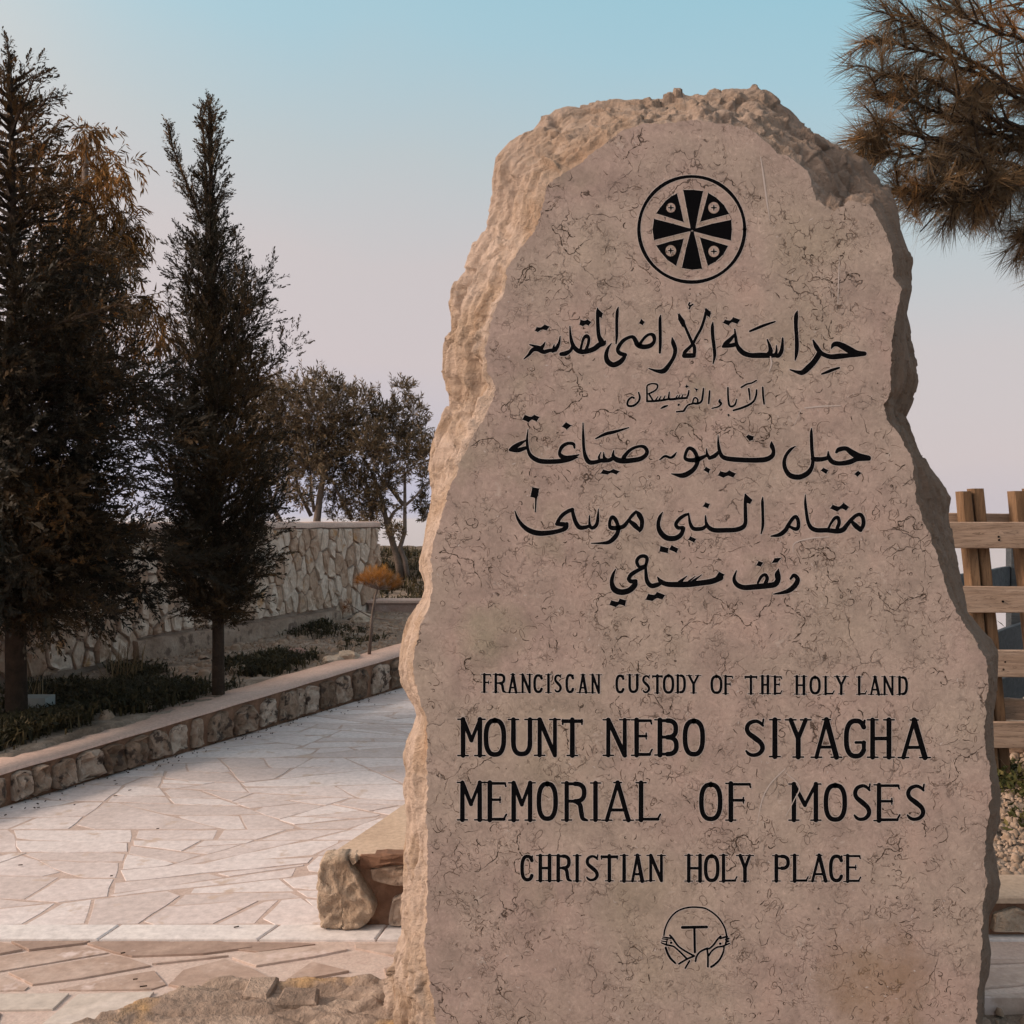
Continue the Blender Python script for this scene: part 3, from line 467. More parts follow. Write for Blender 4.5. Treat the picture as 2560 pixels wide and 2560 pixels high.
# Latin letters: hand-cut serif capitals, each in its own measured box
def glyph(ch, x0, x1, y0, y1, w, rg):
    k = Ink(); H_ = y1 - y0; o = .85 * w
    def serif(x, y, half=1.05, l=1, r=1): k.stroke([(x - half * w * l, y, .34 * w), (x + half * w * r, y, .34 * w)], False)
    def st(*pts, f=1.0, sm=False): k.stroke([(x, y, w * f * rg.uniform(.93, 1.07)) for x, y in pts], sm)
    t = y0 + .17 * w; b = y1 - .17 * w; a, c = x0 + o, x1 - o; m = (x0 + x1) / 2; Wd = x1 - x0
    def arc(cx, cy, rx, ry, a0, a1, n=15, f=1.0, pw=2.5):
        pts = []
        for q in np.linspace(R(a0), R(a1), n):
            cc, ss = math.cos(q), math.sin(q); pts.append((cx + rx * math.copysign(abs(cc) ** (2 / pw), cc), cy - ry * math.copysign(abs(ss) ** (2 / pw), ss)))
        k.stroke([(x, y, w * f) for x, y in pts], True)
    if ch == 'I': st((m, t), (m, b)); serif(m, t); serif(m, b)
    elif ch == 'M': st((a, t), (a, b), f=.95); st((a, t), (m, y0 + .58 * H_), f=.85); st((m, y0 + .58 * H_), (c, t), f=.72); st((c, t), (c, b), f=.95); serif(a, t, r=0); serif(c, t, l=0); serif(a, b); serif(c, b)
    elif ch == 'N': st((a, t), (a, b), f=.85); st((a, t), (c, b), f=.95); st((c, t), (c, b), f=.85); serif(a, t, r=0); serif(c, t); serif(a, b)
    elif ch == 'H': st((a, t), (a, b)); st((c, t), (c, b)); st((a, y0 + .5 * H_), (c, y0 + .5 * H_), f=.75); [serif(x, y) for x in (a, c) for y in (t, b)]
    elif ch == 'O': arc(m, (y0 + y1) / 2, Wd / 2 - w * .5, H_ / 2 - w * .4, 90, 450, 25)
    elif ch == 'U':
        st((a, t), (a, y0 + .6 * H_)); st((c, t), (c, y0 + .6 * H_)); arc(m, y0 + .6 * H_, (c - a) / 2, .4 * H_ - w * .5, 180, 360); serif(a, t); serif(c, t)
    elif ch == 'T': st((x0 + .3 * w, y0 + .5 * w), (x1 - .3 * w, y0 + .5 * w), f=.8); st((m, t), (m, b)); serif(m, b); st((x0 + .2 * w, y0 + .2 * w), (x0 + .2 * w, y0 + 1.1 * w), f=.4); st((x1 - .2 * w, y0 + .2 * w), (x1 - .2 * w, y0 + 1.1 * w), f=.4)
    elif ch in 'EFL':
        st((a, t), (a, b))
        if ch != 'L': st((a, y0 + .35 * w), (x1 - .3 * w, y0 + .35 * w), f=.62); st((x1 - .3 * w, y0 + .3 * w), (x1 - .1 * w, y0 + 1.0 * w), f=.4); yy = y0 + .46 * H_; st((a, yy), (a + .62 * (x1 - a), yy), f=.62); st((a + .62 * (x1 - a), yy - .6 * w), (a + .62 * (x1 - a), yy + .6 * w), f=.32); serif(a, t, r=0)
        else: serif(a, t)
        if ch != 'F': st((a, y1 - .35 * w), (x1 - .5 * w, y1 - .35 * w), f=.66); st((x1 - .55 * w, y1 - .35 * w), (x1, y1 - 1.35 * w), f=.42); serif(a, b, r=0)
        else: serif(a, b)
    elif ch in 'BRPD':
        st((a, t), (a, b)); serif(a, t, r=0)
        if ch == 'D': st((a, y0 + .35 * w), (m, y0 + .35 * w), f=.6); st((a, y1 - .35 * w), (m, y1 - .35 * w), f=.6); arc(m, (y0 + y1) / 2, x1 - .5 * w - m, H_ / 2 - .35 * w, 90, -90); serif(a, b, r=0)
        else:
            hb = .49; st((a, y0 + .35 * w), (m, y0 + .35 * w), f=.68); arc(m, y0 + hb / 2 * H_ + .2 * w, x1 - .62 * w - m, hb / 2 * H_ - .15 * w, 90, -90); st((a, y0 + hb * H_), (m, y0 + hb * H_ + .05 * w), f=.68)
            if ch == 'B': st((a, y1 - .35 * w), (m, y1 - .35 * w), f=.68); arc(m, y0 + (1 + hb) / 2 * H_ - .15 * w, x1 - .5 * w - m, (1 - hb) / 2 * H_ - .2 * w, 90, -90); serif(a, b, r=0)
            elif ch == 'R': k.stroke([(m, y0 + hb * H_, w * .9), (m + .2 * Wd, y0 + .58 * H_, w), (m + .26 * Wd, y0 + .78 * H_, w), (m + .32 * Wd, y1 - .5 * w, w * .9), (x1, y1 - .1 * w, w * .5)], True); serif(a, b)
            else: serif(a, b)
    elif ch == 'S':
        pts = [(1, .13), (.82, .045), (.55, .0), (.2, .06), (.04, .2), (.14, .35), (.5, .49), (.88, .65), (.97, .82), (.75, .96), (.4, 1), (.15, .96), (0, .88)]
        k.stroke([(x0 + .45 * w + u * (Wd - .9 * w), y0 + .45 * w + v * (H_ - .9 * w), w * g) for (u, v), g in zip(pts, (.5, .7, .75, .85, .9, .95, 1.1, 1, .95, .85, .75, .7, .45))], True)
        st((x1 - .35 * w, y0 + .1 * w), (x1 - .5 * w, y0 + 1.1 * w), f=.4)
    elif ch in 'CG':
        arc(m + .05 * Wd, (y0 + y1) / 2, Wd / 2 - w * .45, H_ / 2 - w * .4, 35, 325, 21); st((x1 - .35 * w, y0 + .35 * w), (x1 - .5 * w, y0 + 1.3 * w), f=.45)
        if ch == 'G': st((m + .05 * Wd, y0 + .6 * H_), (x1 - .3 * w, y0 + .6 * H_), f=.6); st((x1 - .5 * w, y0 + .6 * H_), (x1 - .5 * w, y1 - .22 * H_), f=.85)
    elif ch == 'Y': yv = y0 + .5 * H_; st((a, t), (m, yv), f=.95); st((c, t), (m, yv), f=.85); st((m, yv), (m, b)); serif(a, t); serif(c, t); serif(m, b)
    elif ch == 'A': st((m, t), (a, b), f=.8); st((m, t), (c, b), f=1.05); yv = y0 + .72 * H_; q = .72; st((m + (a - m) * q, yv), (m + (c - m) * q, yv), f=.66); serif(m, t, .8); serif(a, b); serif(c, b)
    return k.build('carved_letter')
q3 = 3.019; rgl = random.Random(4)
def line(org, ys, w, items):
    for ch, xa, xb in items:
        f_ = (xa + xb) / 2 / 1932; ya = ys[0] + (ys[2] - ys[0]) * f_; yb = ys[1] + (ys[3] - ys[1]) * f_
        glyph(ch, org[0] + xa / q3, org[0] + xb / q3, org[1] + (ya + rgl.uniform(-2, 2)) / q3, org[1] + (yb + rgl.uniform(-2, 2)) / q3, w / q3, rgl)
L1, L2, L3, L4 = (1120, 1660), (1740, 1660), (1120, 1920), (1740, 1920)
line(L1, (73, 216, 82, 222), 21, [('F',256,326),('R',343,436),('A',446,532),('N',545,634),('C',640,716),('I',736,780),('S',798,860),('C',883,952),('A',976,1060),('N',1073,1156),('C',1260,1332),('U',1353,1446),('S',1463,1527),('T',1540,1620),('O',1620,1708),('D',1716,1796),('Y',1802,1905)])
line(L2, (86, 224, 96, 236), 21, [('O',108,200),('F',205,278),('T',366,462),('H',483,560),('E',578,648),('H',743,832),('O',855,942),('L',960,1042),('Y',1046,1145),('L',1213,1287),('A',1303,1397),('N',1405,1500),('D',1518,1600)])
line(L1, (412, 697, 414, 694), 37, [('M',82,272),('O',268,440),('U',462,650),('N',660,838),('T',858,1018),('N',1178,1365),('E',1392,1540),('B',1568,1742),('O',1770,1940)])
line(L2, (412, 700, 416, 716), 38, [('S',362,522),('I',556,634),('Y',682,860),('A',876,1092),('G',1108,1285),('H',1300,1488),('A',1532,1760)])
line(L3, (104, 398, 106, 398), 36, [('M',78,270),('E',285,440),('M',465,650),('O',668,830),('R',865,1050),('I',1080,1146),('A',1168,1392),('L',1426,1602)])
line(L4, (108, 396, 122, 406), 36, [('O',22,200),('F',232,415),('M',708,935),('O',962,1140),('S',1180,1325),('E',1350,1537),('S',1580,1733)])
line(L3, (655, 856, 655, 856), 28, [('C',541,646),('H',673,790),('R',808,930),('I',945,1004),('S',1035,1140),('T',1152,1283),('I',1302,1356),('A',1368,1490),('N',1506,1634),('H',1793,1926)])
line(L4, (655, 858, 655, 860), 28, [('O',58,178),('L',183,308),('Y',310,428),('P',582,712),('L',720,846),('A',855,1002),('C',998,1110),('E',1120,1242)])
# round cross emblem
eo = (1560, 400); ez = 5.682
def epts(pts): return [(eo[0] + x / ez, eo[1] + y / ez) for x, y in pts]
k = Ink(); k.stroke([(eo[0] + (962 + 752 * math.cos(a)) / ez, eo[1] + (985 + 750 * math.sin(a)) / ez, (48 + 5 * math.sin(a * 5)) / ez) for a in np.linspace(0, 2 * math.pi, 61)], False); k.build('emblem_ring')
for pts in ([(840,425),(985,424),(1125,440),(1070,680),(1015,975),(970,990),(945,975),(885,660)], [(945,1015),(990,1015),(1050,1260),(1110,1545),(965,1560),(820,1535),(880,1260)], [(425,835),(700,905),(945,975),(970,992),(945,1010),(700,1070),(425,1140),(403,990)], [(1015,972),(1250,905),(1525,848),(1532,990),(1520,1145),(1250,1085),(990,1015),(968,990)]):
    k = Ink(); k.poly(epts(pts)); k.build('cross_arm')
for pts, (cx, cy, r) in (([(752,475),(800,660),(850,885),(650,820),(455,760),(510,680),(590,580),(670,515)], (665,680,66)), ([(1195,465),(1310,535),(1420,640),(1495,768),(1280,825),(1080,880),(1140,670)], (1275,680,79)),
    ([(455,1215),(660,1155),(850,1115),(800,1310),(740,1505),(620,1425),(520,1310)], (663,1290,77)), ([(1075,1095),(1280,1160),(1480,1220),(1410,1345),(1300,1445),(1190,1505),(1130,1300)], (1275,1300,77))):
    k = Ink(); k.poly(epts(pts)); wd = k.build('quarter_wedge')
    k = Ink(); k.poly(epts([(cx + r * math.cos(a), cy + r * (1.04 * math.sin(a))) for a in np.linspace(0, 2 * math.pi, 16, endpoint=False)]), mi=2); k.k += 20
    for dx, dy in ((1, 0), (0, 1)):
        q = epts([(cx - 38 * dx, cy - 38 * dy), (cx, cy), (cx + 38 * dx, cy + 38 * dy)]); k.stroke([(q[0][0], q[0][1], 14 / ez), (q[1][0], q[1][1], 24 / ez), (q[2][0], q[2][1], 14 / ez)], True, h0=.0008)
    k.build('small_cross_disc', wd)
# crossed arms and tau emblem
to = (1620, 2230); tz = 8.05
def T_(*p): return ('s', [(to[0] + x / tz, to[1] + y / tz, w / tz) for x, y, w in p])
ink('emblem_arc', [T_((320,870,28),(340,750,28),(400,600,28),(500,460,28),(620,370,28),(760,320,30),(900,303,30),(1040,310,30),(1150,330,30),(1280,400,30),(1400,500,30),(1490,620,30),(1550,740,30),(1580,870,30)), T_((355,1120,42),(390,1220,42),(450,1330,42),(550,1430,36)), T_((1530,1115,26),(1510,1220,34),(1440,1360,38),(1340,1460,40),(1270,1505,42))])
ink('tau_cross', [T_((690,712,55),(1180,702,52)), T_((932,730,44),(942,1210,44))])
ink('carved_arm', [T_((440,870,36),(500,940,38),(600,1080,34),(720,1170,34),(860,1250,36),(925,1285,40)), T_((265,1020,22),(370,1060,34),(500,1090,32),(560,1130,32),(660,1220,34),(780,1340,36)), T_((620,1445,34),(780,1350,34),(925,1288,36)), T_((300,905,22),(460,930,32)), T_((285,940,20),(400,955,22)), T_((272,985,20),(370,998,22)), T_((385,960,24),(368,1050,26)), T_((463,1018,46),(467,1019,46)), T_((835,1385,34),(750,1530,32))])
ink('carved_arm', [T_((955,1390,36),(980,1290,34),(1050,1200,34),(1180,1137,38),(1235,1135,34),(1320,1060,34),(1400,950,34),(1462,890,38)), T_((1205,1500,38),(1205,1300,34),(1190,1150,34)), T_((1212,1288,34),(1290,1180,32),(1390,1110,32),(1500,1090,32),(1640,1032,24)), T_((1450,935,30),(1590,892,36)), T_((1570,955,44),(1625,932,34)), T_((1575,1000,42),(1625,985,30)), T_((1450,1038,46),(1454,1039,46)), T_((1590,900,30),(1560,1050,34))])
# pale scratches in the face
def scratch(*pts):
    k = Ink(); k.stroke([(x, y, w) for x, y, w in pts], True, mi=1); k.k += 1; o = k.build('scratch')
scratch((1901,392,2),(1908,440,4),(1916,500,3.5),(1924,550,1)); scratch((1922,930,1),(1928,910,4),(1926,892,3)); scratch((2012,1020,3),(2050,1016,3.5),(2100,1014,2)); scratch((1964,2040,1),(1985,2000,2),(1998,1965,3),(1962,1930,1))
scratch((1892,2060,1),(1905,2000,2.5),(1925,1960,2.5),(1962,1922,2)); scratch((1982,1380,1),(1986,1358,2.5),(2025,1346,3),(2070,1342,2)); scratch((2098,640,1),(2096,700,2.5),(2094,760,1.5)); scratch((1983,1068,1),(2003,1022,1.5))

# fossil veins: crisp squiggles in the polished stone, one part
def veins():
    r = np.random.default_rng(99); out = np.array([p for s_ in FACE for p in s_]); px_, py_ = out[:, 0], out[:, 1]
    def inside(x, y, m=14):
        for ox, oy in ((m, 0), (-m, 0), (0, m), (0, -m)):
            X_, Y_ = x + ox, y + oy; c_ = False; j = len(out) - 1
            for i in range(len(out)):
                if (py_[i] > Y_) != (py_[j] > Y_) and X_ < (px_[j] - px_[i]) * (Y_ - py_[i]) / (py_[j] - py_[i]) + px_[i]: c_ = not c_
                j = i
            if not c_: return False
        return True
    vs, fs, ms = [], [], []; cnt = [0]
    def ribbon(pts, ws, mi):
        p = np.array(pts); 
        if len(p) < 2: return
        d = np.gradient(p, axis=0); d /= np.hypot(*d.T)[:, None] + 1e-9; nn = np.c_[-d[:, 1], d[:, 0]]; w = np.array(ws)[:, None] / 2; q = np.vstack([p + nn * w, p - nn * w]); b_ = len(vs); m_ = len(p); cnt[0] += 1; h = .00006 + (cnt[0] % 40) * 4e-6
        vs.extend(facept(x, y, h) for x, y in q); fs.extend((b_ + i, b_ + i + 1, b_ + m_ + i + 1, b_ + m_ + i) for i in range(m_ - 1)); ms.extend([mi] * (m_ - 1))
    def curl(x, y, L_, w, mi, k0=None, th=None):
        th = r.uniform(0, 6.28) if th is None else th; kk = r.normal() * 1.6 / L_ * 2 if k0 is None else k0; n_ = max(4, int(L_ / 3.2)); pts = [(x, y)]; ws = [w * .4]
        for i in range(n_):
            th += kk * L_ / n_ + r.normal() * .28; x += math.cos(th) * L_ / n_; y += math.sin(th) * L_ / n_; pts.append((x, y)); ws.append(max(.35, w * (.45 + .75 * abs(math.sin(3.1 * i / n_ + 1)) + r.normal() * .22) * (1 - .5 * i / n_)))
        ribbon(pts, ws, mi)
    def dens(x, y): return noise.noise(Vector((x * .006, y * .006, 2.2))) + .5 * noise.noise(Vector((x * .017, y * .017, 7)))
    n_ = 0
    while n_ < 2500:
        x, y = r.uniform(1030, 2490), r.uniform(300, 2555)
        if r.random() > .28 + 1.5 * dens(x, y) or not inside(x, y): continue
        n_ += 1; t_ = r.random(); mi = 0 if t_ < .36 else 1
        if t_ > .93: a_, b2 = r.uniform(3, 13), r.uniform(2, 7); ph = r.uniform(0, 3.1); q = np.linspace(0, 5.6, 14); ribbon([(x + a_ * math.cos(u) * math.cos(ph) - b2 * math.sin(u) * math.sin(ph), y + a_ * math.cos(u) * math.sin(ph) + b2 * math.sin(u) * math.cos(ph)) for u in q], [r.uniform(.8, 1.8)] * 14, 1)
        else: curl(x, y, r.gamma(1.6, 10) + 4, r.uniform(.9, 2.3) * (1.25 if mi == 0 and r.random() < .3 else 1), mi)
    starts = [(1450,330),(1560,400),(1390,520),(1480,600),(1560,640),(1290,700),(1400,900),(1480,1050),(1270,1130),(1350,1300),(1860,950),(1900,1010),(1800,1060),(2080,600),(2150,700),(1700,1110),(1620,1480),(1500,1560),(1830,1540),(2000,1350),(2240,1300),(2300,1500),(2350,1700),(1200,1450),(1180,1640),(1390,1800),(1560,1830),(2180,2000),(2250,2080),(1300,2150),(1900,2100),(1700,1580),(2050,900),(1980,1600),(1600,1650),(2100,1450),(2330,1950),(1250,1950)]
    for x, y in starts:
        th = r.uniform(0, 6.28); pts, ws = [], []; L_ = r.uniform(80, 260); k = int(L_ / 4)
        for i in range(k):
            th += r.normal() * .42; x += math.cos(th) * 4; y += math.sin(th) * 4
            if not inside(x, y, 8): break
            if r.random() < .05 and len(pts) > 5: ribbon(pts, ws, 0 if r.random() < .65 else 1); pts, ws = [], []
            pts.append((x, y)); ws.append(max(.5, 1.7 + r.normal() * .9 + (2.2 if r.random() < .10 else 0)))
            if r.random() < .22: curl(x + r.normal() * 4, y + r.normal() * 4, r.uniform(6, 26), r.uniform(.8, 2.2), 0 if r.random() < .5 else 1, None, th + r.choice([-1, 1]) * r.uniform(.6, 1.6))
        ribbon(pts, ws, 0)
    for _ in range(260):                                   # small pale chips of shell
        x, y = r.uniform(1040, 2480), r.uniform(320, 2550)
        if inside(x, y): curl(x, y, r.uniform(3, 12), r.uniform(1, 3), 2)
    me = bpy.data.meshes.new('fossil_veins'); me.from_pydata(vs, [], fs); me.polygons.foreach_set('material_index', ms); me.update()
    o = link('fossil_veins', me, [M['vein'], M['vein2'], M['edge']], MON); o['kind'] = 'stuff'
veins()
# ---------------------------------------------------------------- ground, one sheet to the horizon
def wall_x(y): return -2.856 + (y - 5.71) * .4394            # foot of the low path wall (front face)
def wall_h(y): return .195 + .0302 * (y - 5.71)
def tall_x(y): return -3.92 + (y - 8.5) * .382
def sstep(a, b, x): t = np.clip((x - a) / (b - a), 0, 1); return t * t * (3 - 2 * t)
def ground_h(x, y):
    x = np.asarray(x, float); y = np.asarray(y, float)
    left = sstep(-.12, -.22, x - wall_x(y)) ; gl = .05 + .20 * sstep(4.5, 6.5, y) + .03 * sstep(7, 11, y) + .10 * sstep(11, 14, y)
    right = sstep(.35, .5, x) * sstep(4.02, 4.2, y) ; gr = .13 - .03 * sstep(5, 8, y)
    h = -.06 + (gl + .06) * left + (gr + .06) * right
    h = h + .62 * sstep(14.8, 20, y) * (1 - sstep(1.5, 4, x)) * sstep(-12, -4, x + .0 * y)
    h = np.where(y < 3.46, np.minimum(h, -.06), h)
    edge = 24 - 13.5 * sstep(1.0, 3.5, x)                    # the hill top ends sooner on the right
    far = np.maximum(0, y - edge); far2 = np.maximum(0, np.abs(x) - 60); far3 = np.maximum(0, -60 - y)
    dd = np.maximum.reduce([far, far2, far3]); return h - np.minimum(.42 * dd, 330 + .0 * dd)
def graded(near, lo, hi, step, far, k=1.25):
    a = list(np.arange(lo, hi + 1e-6, step)); st = step; v = hi
    while v < far: st *= k; v += st; a.append(v)
    st = step; v = lo; b = []
    while v > -far: st *= k; v -= st; b.append(v)
    return np.array(b[::-1] + a)
gx = graded(0, -6.5, 4.5, .085, 45000); gy = graded(0, 2.2, 21, .085, 45000)
GX, GY = np.meshgrid(gx, gy); GZ = ground_h(GX, GY)
near = (np.abs(GX) < 12) & (GY > -5) & (GY < 26)
nzv = np.zeros(GX.shape)
for i, j in zip(*np.nonzero(near)):
    x, y = GX[i, j], GY[i, j]; a = noise.noise(Vector((x * 2.1, y * 2.1, 0))); b = noise.noise(Vector((x * 9, y * 9, 5)))
    g = 1.0 if (x < wall_x(y) - .2 or (x > .5 and y > 4.1) or y > 14) else .15
    nzv[i, j] = g * (a * .035 + b * .018)
farm = ~near & (GY > 60); nzv[farm] = (np.sin(GX[farm] * .004) * np.cos(GY[farm] * .003 + 1) * 12)
nx_, ny_ = len(gx), len(gy); idx = np.arange(nx_ * ny_).reshape(ny_, nx_)
gf = np.c_[idx[:-1, :-1].ravel(), idx[:-1, 1:].ravel(), idx[1:, 1:].ravel(), idx[1:, :-1].ravel()]
m, n, b = newmat('dry earth', .95, .15); co = coords(n)
a = nz(n, co, 3, 8, .65, .4); f = nz(n, co, 26, 6, .7); g2 = nz(n, co, 90, 4, .7)
c = ramp(n, a, [(.3, (.16, .12, .09)), (.48, (.27, .21, .165)), (.66, (.42, .345, .285))]); c = mix(n, .7, c, ramp(n, f, [(.3, .5), (.7, 1.35)]), 'MULTIPLY'); c = mix(n, .5, c, ramp(n, g2, [(.3, .6), (.7, 1.35)]), 'MULTIPLY')
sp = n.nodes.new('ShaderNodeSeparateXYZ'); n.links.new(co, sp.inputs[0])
c = mix(n, ramp(n, math2(n, 'MULTIPLY', sp.outputs[2], -.01), [(.1, 0.0), (.9, 1.0)]), c, mix(n, nz(n, coords(n, .002, .002, .002), 3, 5), (.52, .48, .50), (.62, .58, .60)))  # far valley floor: pale haze tone put into the earth colour
c = mix(n, ramp(n, math2(n, 'ADD', sp.outputs[2], math2(n, 'MULTIPLY', f, .1)), [(.5, 0.0), (.75, .8)]), c, (.10, .07, .045))
n.links.new(c, b.inputs['Base Color']); bump(n, b, math2(n, 'ADD', f, g2), .8, .02); M['earth'] = m
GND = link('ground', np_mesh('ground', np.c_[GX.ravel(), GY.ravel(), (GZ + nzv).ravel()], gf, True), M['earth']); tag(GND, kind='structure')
def gz(x, y): return float(ground_h(x, y))

# ---------------------------------------------------------------- flagstones
def clip(poly, nx, ny, c):
    o = []
    for i in range(len(poly)):
        a, b = poly[i], poly[(i + 1) % len(poly)]; da = nx * a[0] + ny * a[1] - c; db = nx * b[0] + ny * b[1] - c
        if da <= 0: o.append(a)
        if (da < 0 < db) or (db < 0 < da): t = da / (da - db); o.append((a[0] + (b[0] - a[0]) * t, a[1] + (b[1] - a[1]) * t))
    return o
def area(p): return .5 * sum(p[i][0] * p[(i + 1) % len(p)][1] - p[(i + 1) % len(p)][0] * p[i][1] for i in range(len(p)))
def inset(poly, g):
    if area(poly) < 0: poly = poly[::-1]
    n = len(poly); out = list(poly); 
    for i in range(n):
        a, b = poly[i], poly[(i + 1) % n]; dx, dy = b[0] - a[0], b[1] - a[1]; l = math.hypot(dx, dy) + 1e-9; nx, ny = dy / l, -dx / l
        out = clip(out, nx, ny, nx * a[0] + ny * a[1] - g)
        if len(out) < 3: return []
    return out
def ragged(poly, step, amp, rg):
    o = []
    for i in range(len(poly)):
        a, b = Vector(poly[i]), Vector(poly[(i + 1) % len(poly)]); l = (b - a).length
        if l < 1e-4: continue
        k = max(1, min(7, int(l / step))); nn = Vector((-(b - a).y, (b - a).x)) / l
        for j in range(k):
            t = j / k; p = a.lerp(b, t); p = p + nn * rg.uniform(-amp, amp) if j else a.lerp(b, rg.uniform(.02, .05))
            o.append((p.x, p.y))
    return o
def plate(name, poly, z0, z1, mat_, parent, rg, bevel=.006, tilt=.002):
    if area(poly) < 0: poly = poly[::-1]
    cx = sum(p[0] for p in poly) / len(poly); cy = sum(p[1] for p in poly) / len(poly); n = len(poly)
    tx, ty = rg.uniform(-tilt, tilt), rg.uniform(-tilt, tilt)
    def sh(p, k): d = math.hypot(p[0] - cx, p[1] - cy) + 1e-6; q = max(0, 1 - k / d); return (cx + (p[0] - cx) * q, cy + (p[1] - cy) * q)
    mb = MB(); r0 = [(x, y, z0) for x, y in poly]; r1 = [(x, y, z1 - bevel * .7 + (x - cx) * tx + (y - cy) * ty) for x, y in poly]
    r2 = [(*sh(p, bevel), z1 + (p[0] - cx) * tx + (p[1] - cy) * ty) for p in poly]
    fs = [(i, (i + 1) % n, n + (i + 1) % n, n + i) for i in range(n)] + [(n + i, n + (i + 1) % n, 2 * n + (i + 1) % n, 2 * n + i) for i in range(n)]
    fs += [tuple(2 * n + q for q in t) for t in tess([(v[0], v[1]) for v in r2])]
    # tessellate may flip: orient upwards
    vs = r0 + r1 + r2; out = []
    for f_ in fs[:2 * n]: out.append(f_)
    for f_ in fs[2 * n:]:
        A_, B_, C_ = (Vector(vs[q]) for q in f_); out.append(f_ if (B_ - A_).cross(C_ - A_).z > 0 else f_[::-1])
    mb.add(vs, out); return mb.build(name, mat_, parent)
rg = random.Random(11)
# the path: sand joint sheet, then crazy paving in it
pth = MB(); ys = np.linspace(4.0, 15.2, 60)
for i in range(len(ys) - 1):
    y0_, y1_ = ys[i], ys[i + 1]; b_ = len(pth.v); xs0 = np.linspace(wall_x(y0_) + .005, .9, 8); xs1 = np.linspace(wall_x(y1_) + .005, .9, 8)
    vs = [(x, y0_, -.0035) for x in xs0] + [(x, y1_, -.0035) for x in xs1]; pth.add(vs, [(j, j + 1, 9 + j, 8 + j) for j in range(7)])
PATH = tag(pth.build('path', M['joint']), kind='structure')
# broken slabs: split the strip of ground again and again along long slanting joints
def cut(poly, rg):
    xs = [p[0] for p in poly]; ys_ = [p[1] for p in poly]; A_ = abs(area(poly)); cx = sum(xs) / len(xs); cy = sum(ys_) / len(ys_)
    w_, h_ = (max(xs) - min(xs)) / 1.9, max(ys_) - min(ys_)
    a = rg.gauss(0, .30) if h_ > w_ * rg.uniform(.75, 1.3) else math.pi / 2 + rg.gauss(0, .62)     # direction of the joint
    nx, ny = -math.sin(a), math.cos(a); e = max(abs(nx * (p[0] - cx) + ny * (p[1] - cy)) for p in poly); c_ = nx * cx + ny * cy + rg.uniform(-.22, .22) * e
    return clip(poly, nx, ny, c_), clip(poly, -nx, -ny, -c_)
todo = [[(wall_x(y0_) + .012, y0_), (.85, y0_), (.85, y1_), (wall_x(y1_) + .012, y1_)] for y0_, y1_ in ((4.052, 5.3), (5.3, 6.9), (6.9, 9.2), (9.2, 13.8))]; cells = []
while todo:
    q = todo.pop(); lim = rg.choice((.025, .045, .07, .10, .15)) * (1 if q[0][1] < 9.4 else 1.6)
    if len(q) < 3 or abs(area(q)) < 1e-4: continue
    if abs(area(q)) < lim * 1.6: cells.append(q)
    else: todo += [z_ for z_ in cut(q, rg) if len(z_) > 2]
for poly in cells:
    poly = inset(poly, rg.choice((.0035, .004, .005, .006, .009)))
    if len(poly) < 3 or abs(area(poly)) < .004: continue
    for _ in range(rg.choice((0, 0, 1, 1, 2))):           # broken-off corners leave wider mortar
        i_ = rg.randrange(len(poly)); a_, b_, c2 = (Vector(poly[(i_ + k_) % len(poly)]) for k_ in (-1, 0, 1)); k_ = rg.uniform(.08, .3); poly = poly[:i_] + [tuple(b_.lerp(a_, k_)), tuple(b_.lerp(c2, rg.uniform(.08, .3)))] + poly[i_ + 1:]
    y_ = sum(p[1] for p in poly) / len(poly); poly = ragged(poly, .10, .008 if y_ < 8 else .004, rg)
    if len(poly) > 2: plate('flagstone', poly, -.03, rg.uniform(-.003, -.0005), M['paver'], PATH, rg, .0012, .0008)
# front pavement (plaza) with the white kerb strip
PLZ = MB(); PLZ.add([(-4.5, 2.1, -.008), (-1.45, 2.1, -.008), (-1.2, 3.44, -.008), (-4.5, 3.44, -.008)], [(0, 1, 2, 3)]); PLZ.add([(-4.5, 3.44, -.008), (4.5, 3.44, -.008), (4.5, 4.19, -.008), (-4.5, 4.19, -.008), (-4.5, 3.44, -.14), (4.5, 3.44, -.14)], [(0, 1, 2, 3), (4, 5, 1, 0)])
PLZ = tag(PLZ.build('pavement', M['joint']), kind='structure')
yb0, yb1 = 3.905, 4.165
def gp(x, y): v = G(x, y); return (v.x, v.y)
strip = [(-430, -520), (245, 300), (645, 698), (940, 968), (1380, 1400), (1850, 1868), (2260, 2275), (2700, 2710)]
yn, yf = 4096 / (2350 - 1300), 4096 / (2313 - 1300)
for (a0, a1), (b0_, b1_) in zip(strip[:-1], strip[1:]):
    pa, pb = (a0 - 1280) / F * yn, (b0_ - 1280) / F * yn; qa, qb = (a1 - 1280) / F * yf, (b1_ - 1280) / F * yf
    plate('kerb_slab', [(pa + .004, yn + .003), (pb - .004, yn + .003), (qb - .004, yf), (qa + .004, yf)], -.04, .003, M['strip'], PLZ, rg, .006, 0)
yt = 4096 / (2354 - 1300)                             # slabs of the pinkish band, traced
Z1f = lambda x, y: gp(x / 2.927, 1900 + y / 2.927)
Z2f = lambda x, y: gp(560 + x / 2.927, 1900 + y / 2.927)
